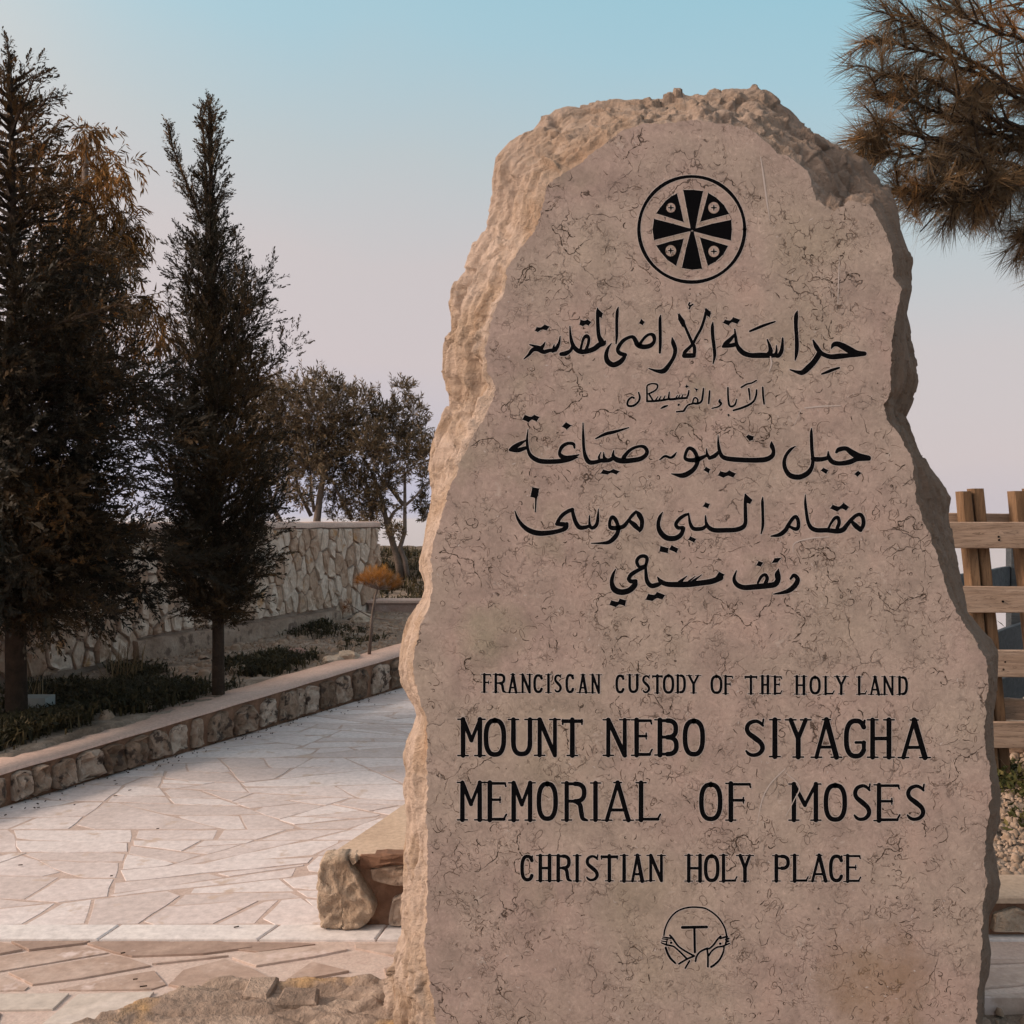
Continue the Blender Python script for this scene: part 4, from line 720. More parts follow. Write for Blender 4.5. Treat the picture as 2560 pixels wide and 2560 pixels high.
band = [[Z1f(-400,1335),Z1f(0,1330),Z1f(95,1345),Z1f(180,1388),Z1f(0,1418),Z1f(-400,1470)], [Z1f(60,1322),Z1f(700,1322),Z1f(610,1342),Z1f(195,1392)],
 [Z1f(-400,1490),Z1f(200,1400),Z1f(605,1348),Z1f(815,1405),Z1f(5,1540),Z1f(-400,1600)], [Z1f(620,1338),Z1f(700,1325),Z1f(1640,1322),Z1f(1870,1368),Z1f(1480,1418),Z1f(950,1435),Z1f(830,1405)],
 [Z1f(-400,1625),Z1f(20,1555),Z1f(230,1655),Z1f(180,1680),Z1f(-400,1688)], [Z1f(45,1548),Z1f(850,1415),Z1f(940,1440),Z1f(1130,1505),Z1f(870,1560),Z1f(560,1600),Z1f(245,1655)],
 [Z1f(240,1672),Z1f(560,1615),Z1f(880,1568),Z1f(1130,1512),Z1f(1230,1640),Z1f(1100,1675),Z1f(600,1680)], [Z1f(980,1440),Z1f(1500,1428),Z1f(1700,1400),Z2f(230,1410),Z2f(0,1435),Z1f(1140,1500)],
 [Z2f(20,1325),Z2f(560,1328),Z2f(700,1340),Z2f(240,1402),Z2f(0,1372),Z2f(-20,1350)], [Z2f(250,1402),Z2f(760,1342),Z2f(900,1372),Z2f(920,1395),Z2f(640,1440),Z2f(240,1520),Z2f(40,1440)],
 [Z2f(-300,1530),Z2f(20,1448),Z2f(230,1528),Z2f(400,1620),Z2f(300,1690),Z2f(-180,1700),Z2f(-420,1640)], [Z2f(255,1530),Z2f(650,1448),Z2f(900,1405),Z2f(1200,1500),Z2f(940,1545),Z2f(1160,1605),Z2f(1170,1690),Z2f(330,1690),Z2f(430,1620)],
 [Z2f(770,1335),Z2f(1350,1335),Z2f(1350,1480),Z2f(1220,1490),Z2f(930,1398),Z2f(940,1370)], [Z2f(960,1545),Z2f(1230,1505),Z2f(1350,1490),Z2f(1350,1690),Z2f(1200,1690),Z2f(1180,1600)],
 [Z1f(-400,1705),Z1f(560,1700),Z1f(380,1828),Z1f(-400,1835)], [Z1f(580,1700),Z1f(1150,1690),Z1f(1080,1760),Z1f(905,1935),Z1f(265,1935)]]
for i, q in enumerate(band):
    q = [(x, min(y, yn - .004)) for x, y in q]; q = inset(q, .0035) or q
    plate('pavement_slab', ragged(q, .16, .003, rg), -.10, rg.uniform(-.004, .002) , M['paleslab'] if i >= 14 else M['slab'], PLZ, rg, .0015, .0006)
for q in ([(-4.4, 2.2), (-1.9, 2.2), (-1.62, 3.20), (-1.66, 3.33), (-4.4, 3.33)],):
    plate('pavement_slab', q, -.10, -.003, M['slab'], PLZ, rg, .004, .001)
# right of the monument
rb = [[gp(2300,2394),gp(2700,2394),gp(2760,2400),gp(2540,2406),gp(2420,2414),gp(2300,2416)], [gp(2300,2420),gp(2420,2418),gp(2700,2404),gp(2800,2440),gp(2600,2458),gp(2450,2480),gp(2300,2490)], [gp(2300,2494),gp(2455,2484),gp(2640,2458),gp(2820,2445),gp(2900,2494)], [gp(1100,2358),gp(1700,2358),gp(1650,2490),gp(1120,2490)], [gp(1720,2358),gp(2290,2358),gp(2290,2490),gp(1670,2490)]]
for q in rb: q = [(x, min(y, yn - .004)) for x, y in q]; plate('pavement_slab', ragged(inset(q, .004) or q, .2, .003, rg), -.10, rg.uniform(-.004, .002), M['slab'], PLZ, rg, .004, .001)
# bedrock outcrop in front of the pavement
def patch(x0, x1, y0, y1, nx, ny, fn, name, mat_, parent=None):
    X, Y = np.meshgrid(np.linspace(x0, x1, nx), np.linspace(y0, y1, ny)); Z = np.array([fn(x, y) for x, y in zip(X.ravel(), Y.ravel())])
    ix = np.arange(nx * ny).reshape(ny, nx); f_ = np.c_[ix[:-1, :-1].ravel(), ix[:-1, 1:].ravel(), ix[1:, 1:].ravel(), ix[1:, :-1].ravel()]
    return link(name, np_mesh(name, np.c_[X.ravel(), Y.ravel(), Z], f_, True), mat_, parent)
def bed(x, y):
    w = noise.noise(Vector((x * 2, y * 3, 3))) * .14
    q = Vector((x * 2.2 + w, (y + w) * 7.5 + x * .8, 1.0)); rr = noise.ridged_multi_fractal(q, 1.0, 2.1, 5, 1.0, 2.0); tb = noise.fractal(Vector((x * 14, y * 22, 2)), .8, 2.1, 4)
    st = math.floor((rr * .5 + .6) * 3) / 3; ck = noise.voronoi(Vector((x * 1.5 + w * 3, y * 8 + x * .6, 0)))[0]; h = .014 + .006 * (rr - 1.0) + .013 * st + .006 * tb - .020 * max(0, 1 - (ck[1] - ck[0]) * 9)
    left = -1.30 + (3.56 - y) * 0 + (0.10 * noise.noise(Vector((y * 5, 0, 4)))); ed = min((x - (-1.27 + (y - 3.35) * 1.1)) / .06, (3.565 + .03 * noise.noise(Vector((x * 5, 1, 4))) - y) / .035)
    return h * 1.0 if ed > 1 else -.12 + (h + .12) * max(0, ed)
BED = tag(patch(-1.75, 1.5, 2.5, 3.6, 420, 190, bed, 'bedrock', M['bedrock']), kind='structure')
for q in ([Z2f(180,1668),Z2f(405,1662),Z2f(320,1815),Z2f(130,1800)], [Z2f(430,1742),Z2f(700,1750),Z2f(690,1860),Z2f(370,1865)]):
    plate('flat_stone', ragged(q, .1, .006, rg), -.05, .040, M['bedrock'], BED, rg, .012, .02)
# ---------------------------------------------------------------- masonry stones
def rock_on(poly, O_, U_, V_, N_, depth, rg, name, mat_, parent, sub=.045, dome=.5, rough=.006, sm=False, lv=None):
    """polygon in (u, v) metres on the plane O + uU + vV, standing 'depth' proud along N with a worn rounded rim"""
    if area(poly) < 0: poly = poly[::-1]
    out = []
    for i in range(len(poly)):
        a, b = Vector(poly[i]), Vector(poly[(i + 1) % len(poly)]); k = max(1, min(9 if lv else 4, int((b - a).length / sub)))
        for j in range(k): t = (j + .12) / k if j == 0 else j / k; p = a.lerp(b, t); out.append((p.x + rg.uniform(-rough, rough), p.y + rg.uniform(-rough, rough)))
        out.append(tuple(a.lerp(b, .9)))
    n = len(out); cx = sum(p[0] for p in out) / n; cy = sum(p[1] for p in out) / n
    def at(p, s, h): u = cx + (p[0] - cx) * s; v = cy + (p[1] - cy) * s; return O_ + U_ * u + V_ * v + N_ * h
    sd_ = rg.uniform(0, 50); dz = rg.uniform(.75, 1.15)
    lv = [(s_, h_ * depth if h_ > 0 else h_) for s_, h_ in lv] if lv else [(1.0, -.03), (1.0, depth * .62), (.955, depth * .95), (.70, depth * 1.0), (.35, depth * 1.03)]
    vs = []
    for li, (s_, h) in enumerate(lv):
        for p in out:
            q = noise.noise(Vector((p[0] * s_ * 14, p[1] * s_ * 14, sd_ + (0 if len(lv) > 6 else li)))) if li > 1 else 0
            if len(lv) > 6 and li > 1: w_ = noise.voronoi(Vector(((cx + (p[0] - cx) * s_) * 26, (cy + (p[1] - cy) * s_) * 22, sd_)))[0]; q = q * .7 + (w_[0] - .5) * 1.1
            vs.append(at(p, s_, h * dz + q * depth * dome))
    vs.append(at((cx, cy), 1, depth * dz * 1.02)); fs = []
    for l in range(len(lv) - 1):
        for i in range(n): a = l * n + i; b = l * n + (i + 1) % n; fs.append((a, b, b + n, a + n))
    l = (len(lv) - 1) * n; fs += [(l + i, l + (i + 1) % n, len(vs) - 1) for i in range(n)]
    if U_.cross(V_).dot(N_) < 0: fs = [f_[::-1] for f_ in fs]
    mb = MB(); mb.add(vs, fs); return mb.build(name, mat_, parent, sm)
# low wall along the left of the path
LW = empty('low_wall', (wall_x(8), 8, 0), 'long low stone wall with a pink cement cap along the left of the path', 'wall')
def slope_wall(ya, yb, nseg, thick, mats, parent, xfun, hfun, capt=.018, over=.006):
    body = MB(); cap = MB(); dn = Vector((-1, .4394)).normalized()     # towards the garden
    ys = np.linspace(ya, yb, nseg + 1); rows = []; caprows = []
    for i, y in enumerate(ys):
        x = xfun(y); h = hfun(y); jx = .006 * noise.noise(Vector((y * 4, 0, 0))); jz = .008 * noise.noise(Vector((y * 3, 2, 0)))
        bx, by = x + dn.x * thick, y + dn.y * thick; jb = .012 * noise.noise(Vector((y * 3, 9, 0)))
        rows.append([(x + jx, y, -.05), (x - .010 + jx, y, h - capt), (bx, by, h - capt), (bx, by, -.05)])
        caprows.append([(x + over + jx * 1.6, y, h - capt + jz * .4), (x + over * .3 + jx * 1.6, y, h + jz), (x + dn.x * thick * .5, y + dn.y * thick * .5, h + .004 + jz), (bx - .01 + dn.x * jb, by + dn.y * jb, h + jz), (bx - .012 + dn.x * jb, by + dn.y * jb, h - capt)])
    for mb, rw in ((body, rows), (cap, caprows)):
        k = len(rw[0]); vs = [v for r_ in rw for v in r_]; fs = []
        for i in range(len(rw) - 1):
            for j in range(k if mb is body else k - 1): a = i * k + j; b = i * k + (j + 1) % k; fs.append((a, b, b + k, a + k))
        fs.append(tuple(range(k))); fs.append(tuple(range((len(rw) - 1) * k, len(rw) * k))[::-1]); mb.add(vs, fs)
    return body.build('wall_body', mats[0], parent), cap.build('wall_cap', mats[1], parent, True)
slope_wall(3.9, 15.0, 150, .35, (M['mortar'], M['cap']), LW, wall_x, wall_h)
Uw = Vector((.4394, 1, 0)).normalized(); Nw = Vector((1, -.4394, 0)).normalized()
def wy(px):  # where the ray through column px meets the wall foot line
    k = (px - 1280) / F; return (-2.856 - .4394 * 5.71) / (k - .4394)
def lowstone(px0, px1, top=.84, bot=.07, shape=0):
    y0_, y1_ = wy(px0), wy(px1); s0, s1 = (y0_ - 5.71) / Uw.y, (y1_ - 5.71) / Uw.y; h = wall_h((y0_ + y1_) / 2); w = s1 - s0
    r = [(s0 + .02 * w, h * bot), (s1 - .05 * w, h * (bot + rg.uniform(0, .03))), (s1, h * .45), (s1 - w * rg.uniform(.05, .2), h * top), (s0 + w * rg.uniform(.3, .6), h * (top + rg.uniform(.0, .06))), (s0 + w * rg.uniform(.03, .18), h * (top - rg.uniform(.02, .2))), (s0, h * .4)]
    rock_on(r, Vector((-2.856, 5.71, 0)), Uw, Vector((0, 0, 1)), Nw, rg.uniform(.022, .045), rg, 'stone', M['fieldstone'], LW, .04, 1.5, .008)
for a, b_ in [(-95,-50),(-45,14),(28,74),(76,118),(128,183),(190,248),(250,305),(308,362),(370,418),(423,465),(475,503),(518,572),(583,635),(648,690),(696,737),(738,758),(759,790),(797,833),(837,874),(880,915),(927,968),(975,1000)]: lowstone(a, b_)
y = wy(1006)
while y < 14.6: w = rg.uniform(.14, .26); k0 = wall_x(y) / y * F + 1280; k1 = wall_x(y + w) / (y + w) * F + 1280; lowstone(k0, k1); y += w + .06
# stub wall / planter edge behind the monument, then the low planter on its right
PLT = empty('planter_wall', (0, 4.1, 0), 'short low planter wall of rough stones with tan cap behind the monument foot', 'wall')
yf_ = 4.034; hs_ = .285
mb = MB(); x0, x1 = -.705, .70
foot = [(x0, yf_ + .02), (x1, yf_ + .02), (x1, 5.6), (x0 + .30 * 1.55, 5.6)]
mb.add([(x, y, -.05) for x, y in foot] + [(x, y, hs_ - .02) for x, y in foot], [(0, 1, 5, 4), (1, 2, 6, 5), (2, 3, 7, 6), (3, 0, 4, 7)]); mb.build('wall_body', M['mortar'], PLT)
q = [(x0 - .012, yf_ + .005), (-.60, yf_ - .004), (-.2, yf_ + .004), (.3, yf_ - .003), (x1, yf_), (x1, 5.62), (x0 + .30 * 1.56, 5.62), (-.50, 4.76), (-.60, 4.42)]
plate('wall_cap', q, hs_ - .022, hs_, M['tancap'], PLT, rg, .008, 0)
def fp(zx, zy): px, py = 560 + zx / 2.927, 1900 + zy / 2.927; return ((px - 1280) / F * yf_, EYE - (py - HOR) / F * yf_)
O0 = Vector((0, yf_ + .02, 0)); UX = Vector((1, 0, 0)); VZ = Vector((0, 0, 1)); NF = Vector((0, -1, 0))
rock_on([fp(*v) for v in ((698,830),(725,698),(820,684),(905,684),(960,780),(1040,900),(1110,1020),(1115,1090),(1060,1170),(1000,1205),(900,1215),(720,1200),(703,1080),(693,930))], O0, UX, VZ, NF, .065, rg, 'corner_boulder', M['paleboulder'], PLT, .012, .30, .004, True, [(1, -.03), (1, .5), (.985, .85), (.94, 1), (.86, 1), (.76, 1), (.66, 1), (.56, 1), (.46, 1), (.36, 1), (.26, 1), (.15, 1)])
for pts, dp, mt in (([(985,690),(1150,680),(1500,684),(1500,765),(1200,770),(1040,790),(985,780)], .03, 'mortar'), ([(1075,800),(1140,780),(1330,775),(1500,790),(1480,905),(1250,912),(1150,890),(1080,870)], .035, 'fieldstone'), ([(1240,1010),(1300,990),(1420,1000),(1460,1180),(1290,1200),(1205,1190),(1210,1120)], .04, 'fieldstone'), ([(925,690),(975,684),(980,735),(945,750)], .06, 'paleboulder'),
   ([(1530,700),(1750,690),(1740,880),(1540,900)], .04, 'fieldstone'), ([(1500,950),(1720,940),(1760,1190),(1510,1190)], .04, 'fieldstone')):
    rock_on([fp(*v) for v in pts], O0, UX, VZ, NF, dp, rg, 'stone', M[mt], PLT, .04, .5, .003)
x = -.02
while x < .6: w = rg.uniform(.12, .2); rock_on([(x, .03), (x + w, .02), (x + w * .95, .22), (x + w * .2, .23)], O0, UX, VZ, NF, .035, rg, 'stone', M['fieldstone'], PLT); x += w + .04
PL2 = empty('low_kerb_wall', (2.4, 4.0, 0), 'ankle-high cement-capped kerb wall in front of the gravel bed under the wooden fence', 'wall')
yk = 3.925
mb = MB(); mb.box((2.15, yk + .12, .05), 2.9, .2, .18); mb.build('wall_body', M['mortar'], PL2)
plate('wall_cap', [(.7, yk), (2.0, yk - .006), (3.6, yk), (3.6, yk + .245), (.7, yk + .24)], .132, .157, M['tancap'], PL2, rg, .008, 0)
x = .75
for w in (.25, .2, .3, .22, .15, .09, .20, .24, .3, .2): 
    rock_on([(x, .02), (x + w, .015), (x + w * .97, .095), (x + w * .6, .115), (x + w * .12, .09)], Vector((0, yk + .02, 0)), UX, VZ, NF, .03, rg, 'stone', M['paleboulder'], PL2); x += w + .03
# ---------------------------------------------------------------- tall stone wall
TW = empty('tall_wall', (tall_x(11), 11, .3), 'tall garden wall of upright tan stones behind the cypress tree', 'wall')
Ut = Vector((.382, 1, 0)).normalized(); Nt = Vector((1, -.382, 0)).normalized(); Ot = Vector((tall_x(8.5), 8.5, 0))
ya, yb = 6.2, 13.96; La, Lb = (ya - 8.5) / Ut.y, (yb - 8.5) / Ut.y; ztop = 1.555; th = .42
mb = MB(); bk = -Nt * th
pts = [Ot + Ut * La, Ot + Ut * Lb, Ot + Ut * Lb + bk, Ot + Ut * La + bk]
mb.add([(p.x, p.y, .05) for p in pts] + [(p.x, p.y, ztop - .03) for p in pts], [(0, 1, 5, 4), (1, 2, 6, 5), (2, 3, 7, 6), (3, 0, 4, 7)]); mb.build('wall_body', M['greymortar'], TW)
mb = MB(); nn_ = 60; rows = []
for i in range(nn_ + 1):
    p = Ot + Ut * (La + (Lb + .03 - La) * i / nn_); j = .014 * noise.noise(Vector((i * .5, 0, 0))); k2 = .012 * noise.noise(Vector((i * .7, 5, 0)))
    rows.append([p + Nt * (.03 + k2) + Vector((0, 0, ztop - .05 + j)), p + Nt * (.035 + k2) + Vector((0, 0, ztop + j)), p + Nt * .0 + Vector((0, 0, ztop + .022 + j)), p - Nt * th + Vector((0, 0, ztop + .02 + k2)), p - Nt * (th + .03) + Vector((0, 0, ztop - .04))])
k = 5; vs = [v for r_ in rows for v in r_]; fs = [(i * k + j, (i + 1) * k + j, (i + 1) * k + j + 1, i * k + j + 1) for i in range(nn_) for j in range(k - 1)] + [tuple(range(nn_ * k, nn_ * k + k)), tuple(range(k))[::-1]]
mb.add(vs, fs); mb.build('wall_cap', M['cap'], TW, True)
def t_of_px(px): kx = (px - 1280) / F; y = (-3.92 - .382 * 8.5) / (kx - .382); return (y - 8.5) / Ut.y
# footing ledge under the right part
fa_, fb_ = t_of_px(325), t_of_px(835)
mb = MB(); pr = []
for i in range(31):
    t = fa_ + (fb_ - fa_) * i / 30; p = Ot + Ut * t; zt = .475 - .02 * i / 30 + .015 * noise.noise(Vector((i * .9, 0, 7))); o_ = .10 + .03 * noise.noise(Vector((i * .6, 3, 7)))
    pr.append([p + Nt * (o_ + .03) + Vector((0, 0, .1)), p + Nt * o_ + Vector((0, 0, zt - .05)), p + Nt * (o_ - .01) + Vector((0, 0, zt)), p - Nt * .05 + Vector((0, 0, zt + .02))])
vs = [v for r_ in pr for v in r_]; mb.add(vs, [(i * 4 + j, (i + 1) * 4 + j, (i + 1) * 4 + j + 1, i * 4 + j + 1) for i in range(30) for j in range(3)] + [(0, 1, 2, 3), (123, 122, 121, 120)]); mb.build('footing', M['footing'], TW)
rt = random.Random(5); sd2 = []
for _ in range(14000):
    u = rt.uniform(La, Lb); v = rt.uniform(.12, ztop - .04); r_ = rt.uniform(.75, 1.25)
    if all(((u - a) / .170) ** 2 + ((v - b) / .285) ** 2 > (r_ * .62 + .18) ** 2 for a, b in sd2): sd2.append((u, v))
tf = t_of_px(325)
for i, (u, v) in enumerate(sd2):
    poly = [(u - .6, v - .8), (u + .6, v - .8), (u + .6, v + .8), (u - .6, v + .8)]
    for j, (a, b) in enumerate(sd2):
        if i == j or abs(a - u) > 1 or abs(b - v) > 1.4: continue
        nx, ny = (a - u) / .170 ** 2, (b - v) / .285 ** 2; poly = clip(poly, nx, ny, (nx * (a + u) + ny * (b + v)) / 2)
        if len(poly) < 3: break
    if len(poly) < 3: continue
    zb = .50 if fa_ + .05 < u < fb_ else .30
    for nx, ny, c_ in ((0, -1, -zb), (0, 1, ztop - .055), (-1, 0, -La), (1, 0, Lb - .01)):
        if len(poly) > 2: poly = clip(poly, nx, ny, c_)
    if len(poly) < 3: continue
    poly = inset(poly, rt.uniform(.006, .016))
    if len(poly) < 3 or abs(area(poly)) < .004: continue
    rock_on(poly, Ot, Ut, VZ, Nt, rt.uniform(.018, .055), rt, 'stone', M['wallstone'], TW, .09, .8, .009)
# low reddish wall running right from the end of the tall wall
RW = empty('red_wall', (-1.2, 13.6, .2), 'low reddish rubble wall with pink cap beyond the small orange pine', 'wall')
mb = MB(); mb.box((-.3, 13.75, .25), 3.2, .36, .50); mb.build('wall_body', M['redwall'], RW)
plate('wall_cap', [(-1.92, 13.54), (1.32, 13.54), (1.32, 13.96), (-1.92, 13.96)], .50, .535, M['cap'], RW, rg, .01, 0)
for i in range(12):
    u = -1.85 + i * .26; rock_on([(u, .12 + .1 * (i % 2)), (u + .2, .12), (u + .22, .36), (u + .05, .40)], Vector((0, 13.57, 0)), UX, VZ, NF, .03, rg, 'stone', M['redwall'], RW)
# ---------------------------------------------------------------- wooden fence on the right
def board(mb, a, b, h, t, rg, nseg=8, wav=.004):
    a, b = Vector(a), Vector(b); d = (b - a).normalized(); nn = d.cross(VZ).normalized(); L_ = (b - a).length; rows = []
    for i in range(nseg + 1):
        p = a.lerp(b, i / nseg); w1, w2 = rg.uniform(-wav, wav), rg.uniform(-wav, wav); e_ = .004
        rows.append([p + nn * (t / 2 - e_) + VZ * (-h / 2 + w1), p + nn * t / 2 + VZ * (-h / 2 + e_ + w1), p + nn * t / 2 + VZ * (h / 2 - e_ + w2), p + nn * (t / 2 - e_) + VZ * (h / 2 + w2), p - nn * (t / 2 - e_) + VZ * (h / 2 + w2), p - nn * t / 2 + VZ * (h / 2 - e_ + w2), p - nn * t / 2 + VZ * (-h / 2 + e_ + w1), p - nn * (t / 2 - e_) + VZ * (-h / 2 + w1)])
    vs = [v for r_ in rows for v in r_]; mb.add(vs, [(i * 8 + j, (i + 1) * 8 + j, (i + 1) * 8 + (j + 1) % 8, i * 8 + (j + 1) % 8) for i in range(nseg) for j in range(8)] + [tuple(range(8)), tuple(range(nseg * 8, nseg * 8 + 8))[::-1]])
FN = empty('wooden_fence', (2.8, 5.8, .1), 'rustic wooden rail fence with leaning posts behind the right edge of the monument', 'fence')
fd = 5.72
def Zf(py, d=fd): return EYE - (py - HOR) / F * d
xl, xr = 2.28, 4.9
for y0_, y1_, dy in ((1304, 1370, 0), (1465, 1531, .004), (1624, 1691, -.003), (1803, 1868, .002)):
    mb = MB(); zc = (Zf(y0_) + Zf(y1_)) / 2; board(mb, (xl, fd + dy, zc), (xr, fd + dy, zc - .012), Zf(y0_) - Zf(y1_), .032, rg, 10, .0015); mb.build('rail', M['rail'], FN)
mb = MB(); board(mb, (2.30, 5.90, 1.592), (xr, 5.93, 1.565), .10, .03, rg, 10, .002); mb.build('rail', M['rail'], FN)
mb = MB(); board(mb, (2.35, 5.83, Zf(1772, 5.83)), (xr, 5.83, Zf(1778, 5.83)), .115, .04, rg, 16, .008); tag(mb.build('rail', M['greyrail'], FN), 'weathered warped grey-brown rail')
for (pxt, pxb, w) in ((2394, 2470, .058), (2424, 2498, .060), (2528, 2606, .075), (2562, 2640, .06), (2700, 2770, .08), (3000, 3080, .08)):
    d = 5.80 + (.012 if pxt in (2424, 2562) else 0); a = P(pxt + 14, 1220 + rg.uniform(0, 10), d); b_ = P(pxb + 14, 1960, d + .02); b_ = Vector((b_.x, b_.y, .05)); mb = MB()
    rows = []
    for i in range(13):
        p = b_.lerp(a, i / 12) + Vector((rg.uniform(-.002, .002), 0, 0)); hw = w / 2 * rg.uniform(.97, 1.03); e_ = .006
        rows.append([p + Vector(v) for v in ((-hw + e_, -.045, 0), (hw - e_, -.045, 0), (hw, -.045 + e_, 0), (hw, .045 - e_, 0), (hw - e_, .045, 0), (-hw + e_, .045, 0), (-hw, .045 - e_, 0), (-hw, -.045 + e_, 0))])
    vs = [v for r_ in rows for v in r_]; mb.add(vs, [(i * 8 + j, i * 8 + (j + 1) % 8, (i + 1) * 8 + (j + 1) % 8, (i + 1) * 8 + j) for i in range(12) for j in range(8)] + [tuple(range(8))[::-1], tuple(range(96, 104))]); mb.build('post', M['post'], FN)
# nails on the rails
for px, py in ((2497, 1342), (2498, 1350), (2508, 1504), (2513, 1655), (2509, 1674)):
    nl = MB(); v = P(px, py, fd - .019); nl.tube([v, v + Vector((0, .01, 0))], .006, 7); nl.build('nail', M['black'], FN)
FB = empty('rear_fence', (3.6, 7.5, .1), 'dark weathered bluish fence rails receding behind the wooden fence', 'fence')
for za, zb, ya_, yb_ in ((Zf(1465), Zf(1465), 7.05, 9.6), (Zf(1624), Zf(1624), 6.55, 9.1), (.50, .50, 6.75, 9.0)):
    h = .15 if za > 1 else .19; mb = MB(); board(mb, (2.95 if za > 1 else 2.9, ya_ - .2, za - h / 2), (5.4, yb_ + .4, zb - h / 2), h, .035, rg, 12, .003); mb.build('rail', M['darkrail'], FB)
for t in (.45, .95): 
    x = 2.95 + 2.3 * t; mb = MB(); mb.box((x, 7.0 + 2.5 * t, .85), .09, .09, 1.6); mb.build('post', M['darkrail'], FB)
# small white box by the left tree trunk
o = MB(); v = G(90, 1762, .30); o.box((v.x - .02, v.y, .325), .24, .16, .07); tag(o.build('white_box', M['whitebox']), 'low white rectangular box lying in the weeds right of the left tree trunk', 'box')
# ---------------------------------------------------------------- loose stones and gravel
def chip_template(rg, n=1):
    v = np.array([[math.cos(a) * rg.uniform(.7, 1.1), math.sin(a) * rg.uniform(.7, 1.1), 0] for a in np.linspace(0, 2 * math.pi, 6, endpoint=False)])
    top = v * .62 + [0, 0, 1.0]; c = np.array([[0, 0, 1.15]]); vs = np.vstack([v, top, c]); fs = []
    for i in range(6): j = (i + 1) % 6; fs += [(i, j, 6 + j), (i, 6 + j, 6 + i), (6 + i, 6 + j, 12)]
    return vs, np.array(fs)
def scatter_chips(name, pts, sizes, mat_, seed, flat=.45):
    rg_ = random.Random(seed); r = np.random.default_rng(seed); tv = [chip_template(rg_) for _ in range(8)]; V_, F_ = [], []; b = 0
    for (x, y, z), s_ in zip(pts, sizes):
        v, f_ = tv[rg_.randrange(8)]; a = rg_.uniform(0, 6.28); ca, sa = math.cos(a), math.sin(a); q = v * [s_ * rg_.uniform(.7, 1.4), s_, s_ * flat * rg_.uniform(.6, 1.8)]
        tx, ty = rg_.uniform(-.4, .4), rg_.uniform(-.4, .4); zz = q[:, 2] + q[:, 0] * tx + q[:, 1] * ty
        V_.append(np.c_[q[:, 0] * ca - q[:, 1] * sa + x, q[:, 0] * sa + q[:, 1] * ca + y, zz + z - s_ * .1]); F_.append(f_ + b); b += len(v)
    return link(name, np_mesh(name, np.vstack(V_), np.vstack(F_)), mat_)
rs = random.Random(21)
def gzn(x, y): g = 1.0 if (x < wall_x(y) - .2 or (x > .5 and y > 4.1) or y > 14) else .15; return gz(x, y) + g * (.035 * noise.noise(Vector((x * 2.1, y * 2.1, 0))) + .018 * noise.noise(Vector((x * 9, y * 9, 5))))
pts, sz = [], []
while len(pts) < 5200:                                     # rubble bed between the two left walls
    y = rs.uniform(5.0, 14.5); x = rs.uniform(tall_x(y) + .1, wall_x(y) - .42)
    if x > wall_x(y) - .42 or tall_x(y) + .1 > wall_x(y) - .42: continue
    dens = .25 + .9 * max(0, noise.noise(Vector((x * 1.1, y * .8, 3))) + .25) + (.5 if y > 9 else 0)
    if rs.random() > dens: continue
    pts.append((x, y, gzn(x, y))); sz.append(min(.07, rs.paretovariate(2.3) * .009 + .003))
tag(scatter_chips('rubble', pts, sz, M['gravel'], 1), kind='stuff')
pts, sz = [], []
while len(pts) < 9000:                                     # gravel bed on the right
    y = rs.uniform(4.18, 6.6); x = rs.uniform(.75, 3.6)
    if x < .3 * y: 
        if rs.random() < .75: continue
    pts.append((x, y, gzn(x, y) + rs.uniform(0, .012))); sz.append(min(.026, rs.paretovariate(2.6) * .0065 + .002))
tag(scatter_chips('gravel', pts, sz, M['gravel'], 2, .7), kind='stuff')
pts, sz = [], []
while len(pts) < 900:
    y = rs.uniform(2.6, 3.43); x = rs.uniform(.3, 2.4); pts.append((x, y, -.05)); sz.append(min(.03, rs.paretovariate(2.4) * .007))
tag(scatter_chips('pebbles', pts, sz, M['gravel'], 3, .7), kind='stuff')
# larger loose rocks one can tell apart
def rock(x, y, s_, label, matn='paleboulder', sq=.6, seed=0, grp='loose rocks in the garden bed'):
    bm = bmesh.new(); bmesh.ops.create_icosphere(bm, subdivisions=3, radius=1); r = random.Random(seed)
    for v in bm.verts:
        p = v.co; q = Vector((p.x * 1.3, p.y, p.z)) ; d = 1 + .35 * noise.noise(p * 1.4 + Vector((seed, 0, 0))) + .12 * noise.noise(p * 4 + Vector((seed, 3, 0)))
        m_ = max(abs(p.x), abs(p.y), abs(p.z)) ; v.co = Vector((p.x * 1.3 * d, p.y * d, p.z * sq * d)) * s_ * (.75 + .25 / max(m_, .6))
    me = bpy.data.meshes.new('loose_rock'); bm.to_mesh(me); bm.free(); o = bpy.data.objects.new('loose_rock', me); me.materials.append(M[matn]); COL.objects.link(o)
    o.location = (x, y, gzn(x, y) + s_ * sq * .35); o.rotation_euler.z = r.uniform(0, 6); tag(o, label, 'rock', grp); return o
for px, py, s_, lb, sd_ in ((870, 1638, .11, 'pale pointed rock just left of the foot of the little orange pine', 3), (835, 1642, .09, 'flat pale rock left of the pointed rock beside the low wall', 5), (640, 1630, .06, 'small pale rock in front of the wall footing right of the cypress', 7), (600, 1660, .075, 'flat pale stone beside the cypress trunk near the weeds', 9), (700, 1690, .05, 'grey stone lying on the back edge of the low wall', 12), (740, 1628, .08, 'brown tilted rock in the rubble in front of the footing', 15), (905, 1555, .12, 'broad pale rock at the foot of the reddish wall', 18)):
    v = G(px, py, .33); rock(v.x, v.y, s_, lb, 'paleboulder' if 'brown' not in lb else 'redwall', .6, sd_)
v = P(2537, 1885, 6.5); o = rock(v.x, v.y, .13, 'orange tan rock behind the fence post foot', 'wallstone', .8, 33, None)

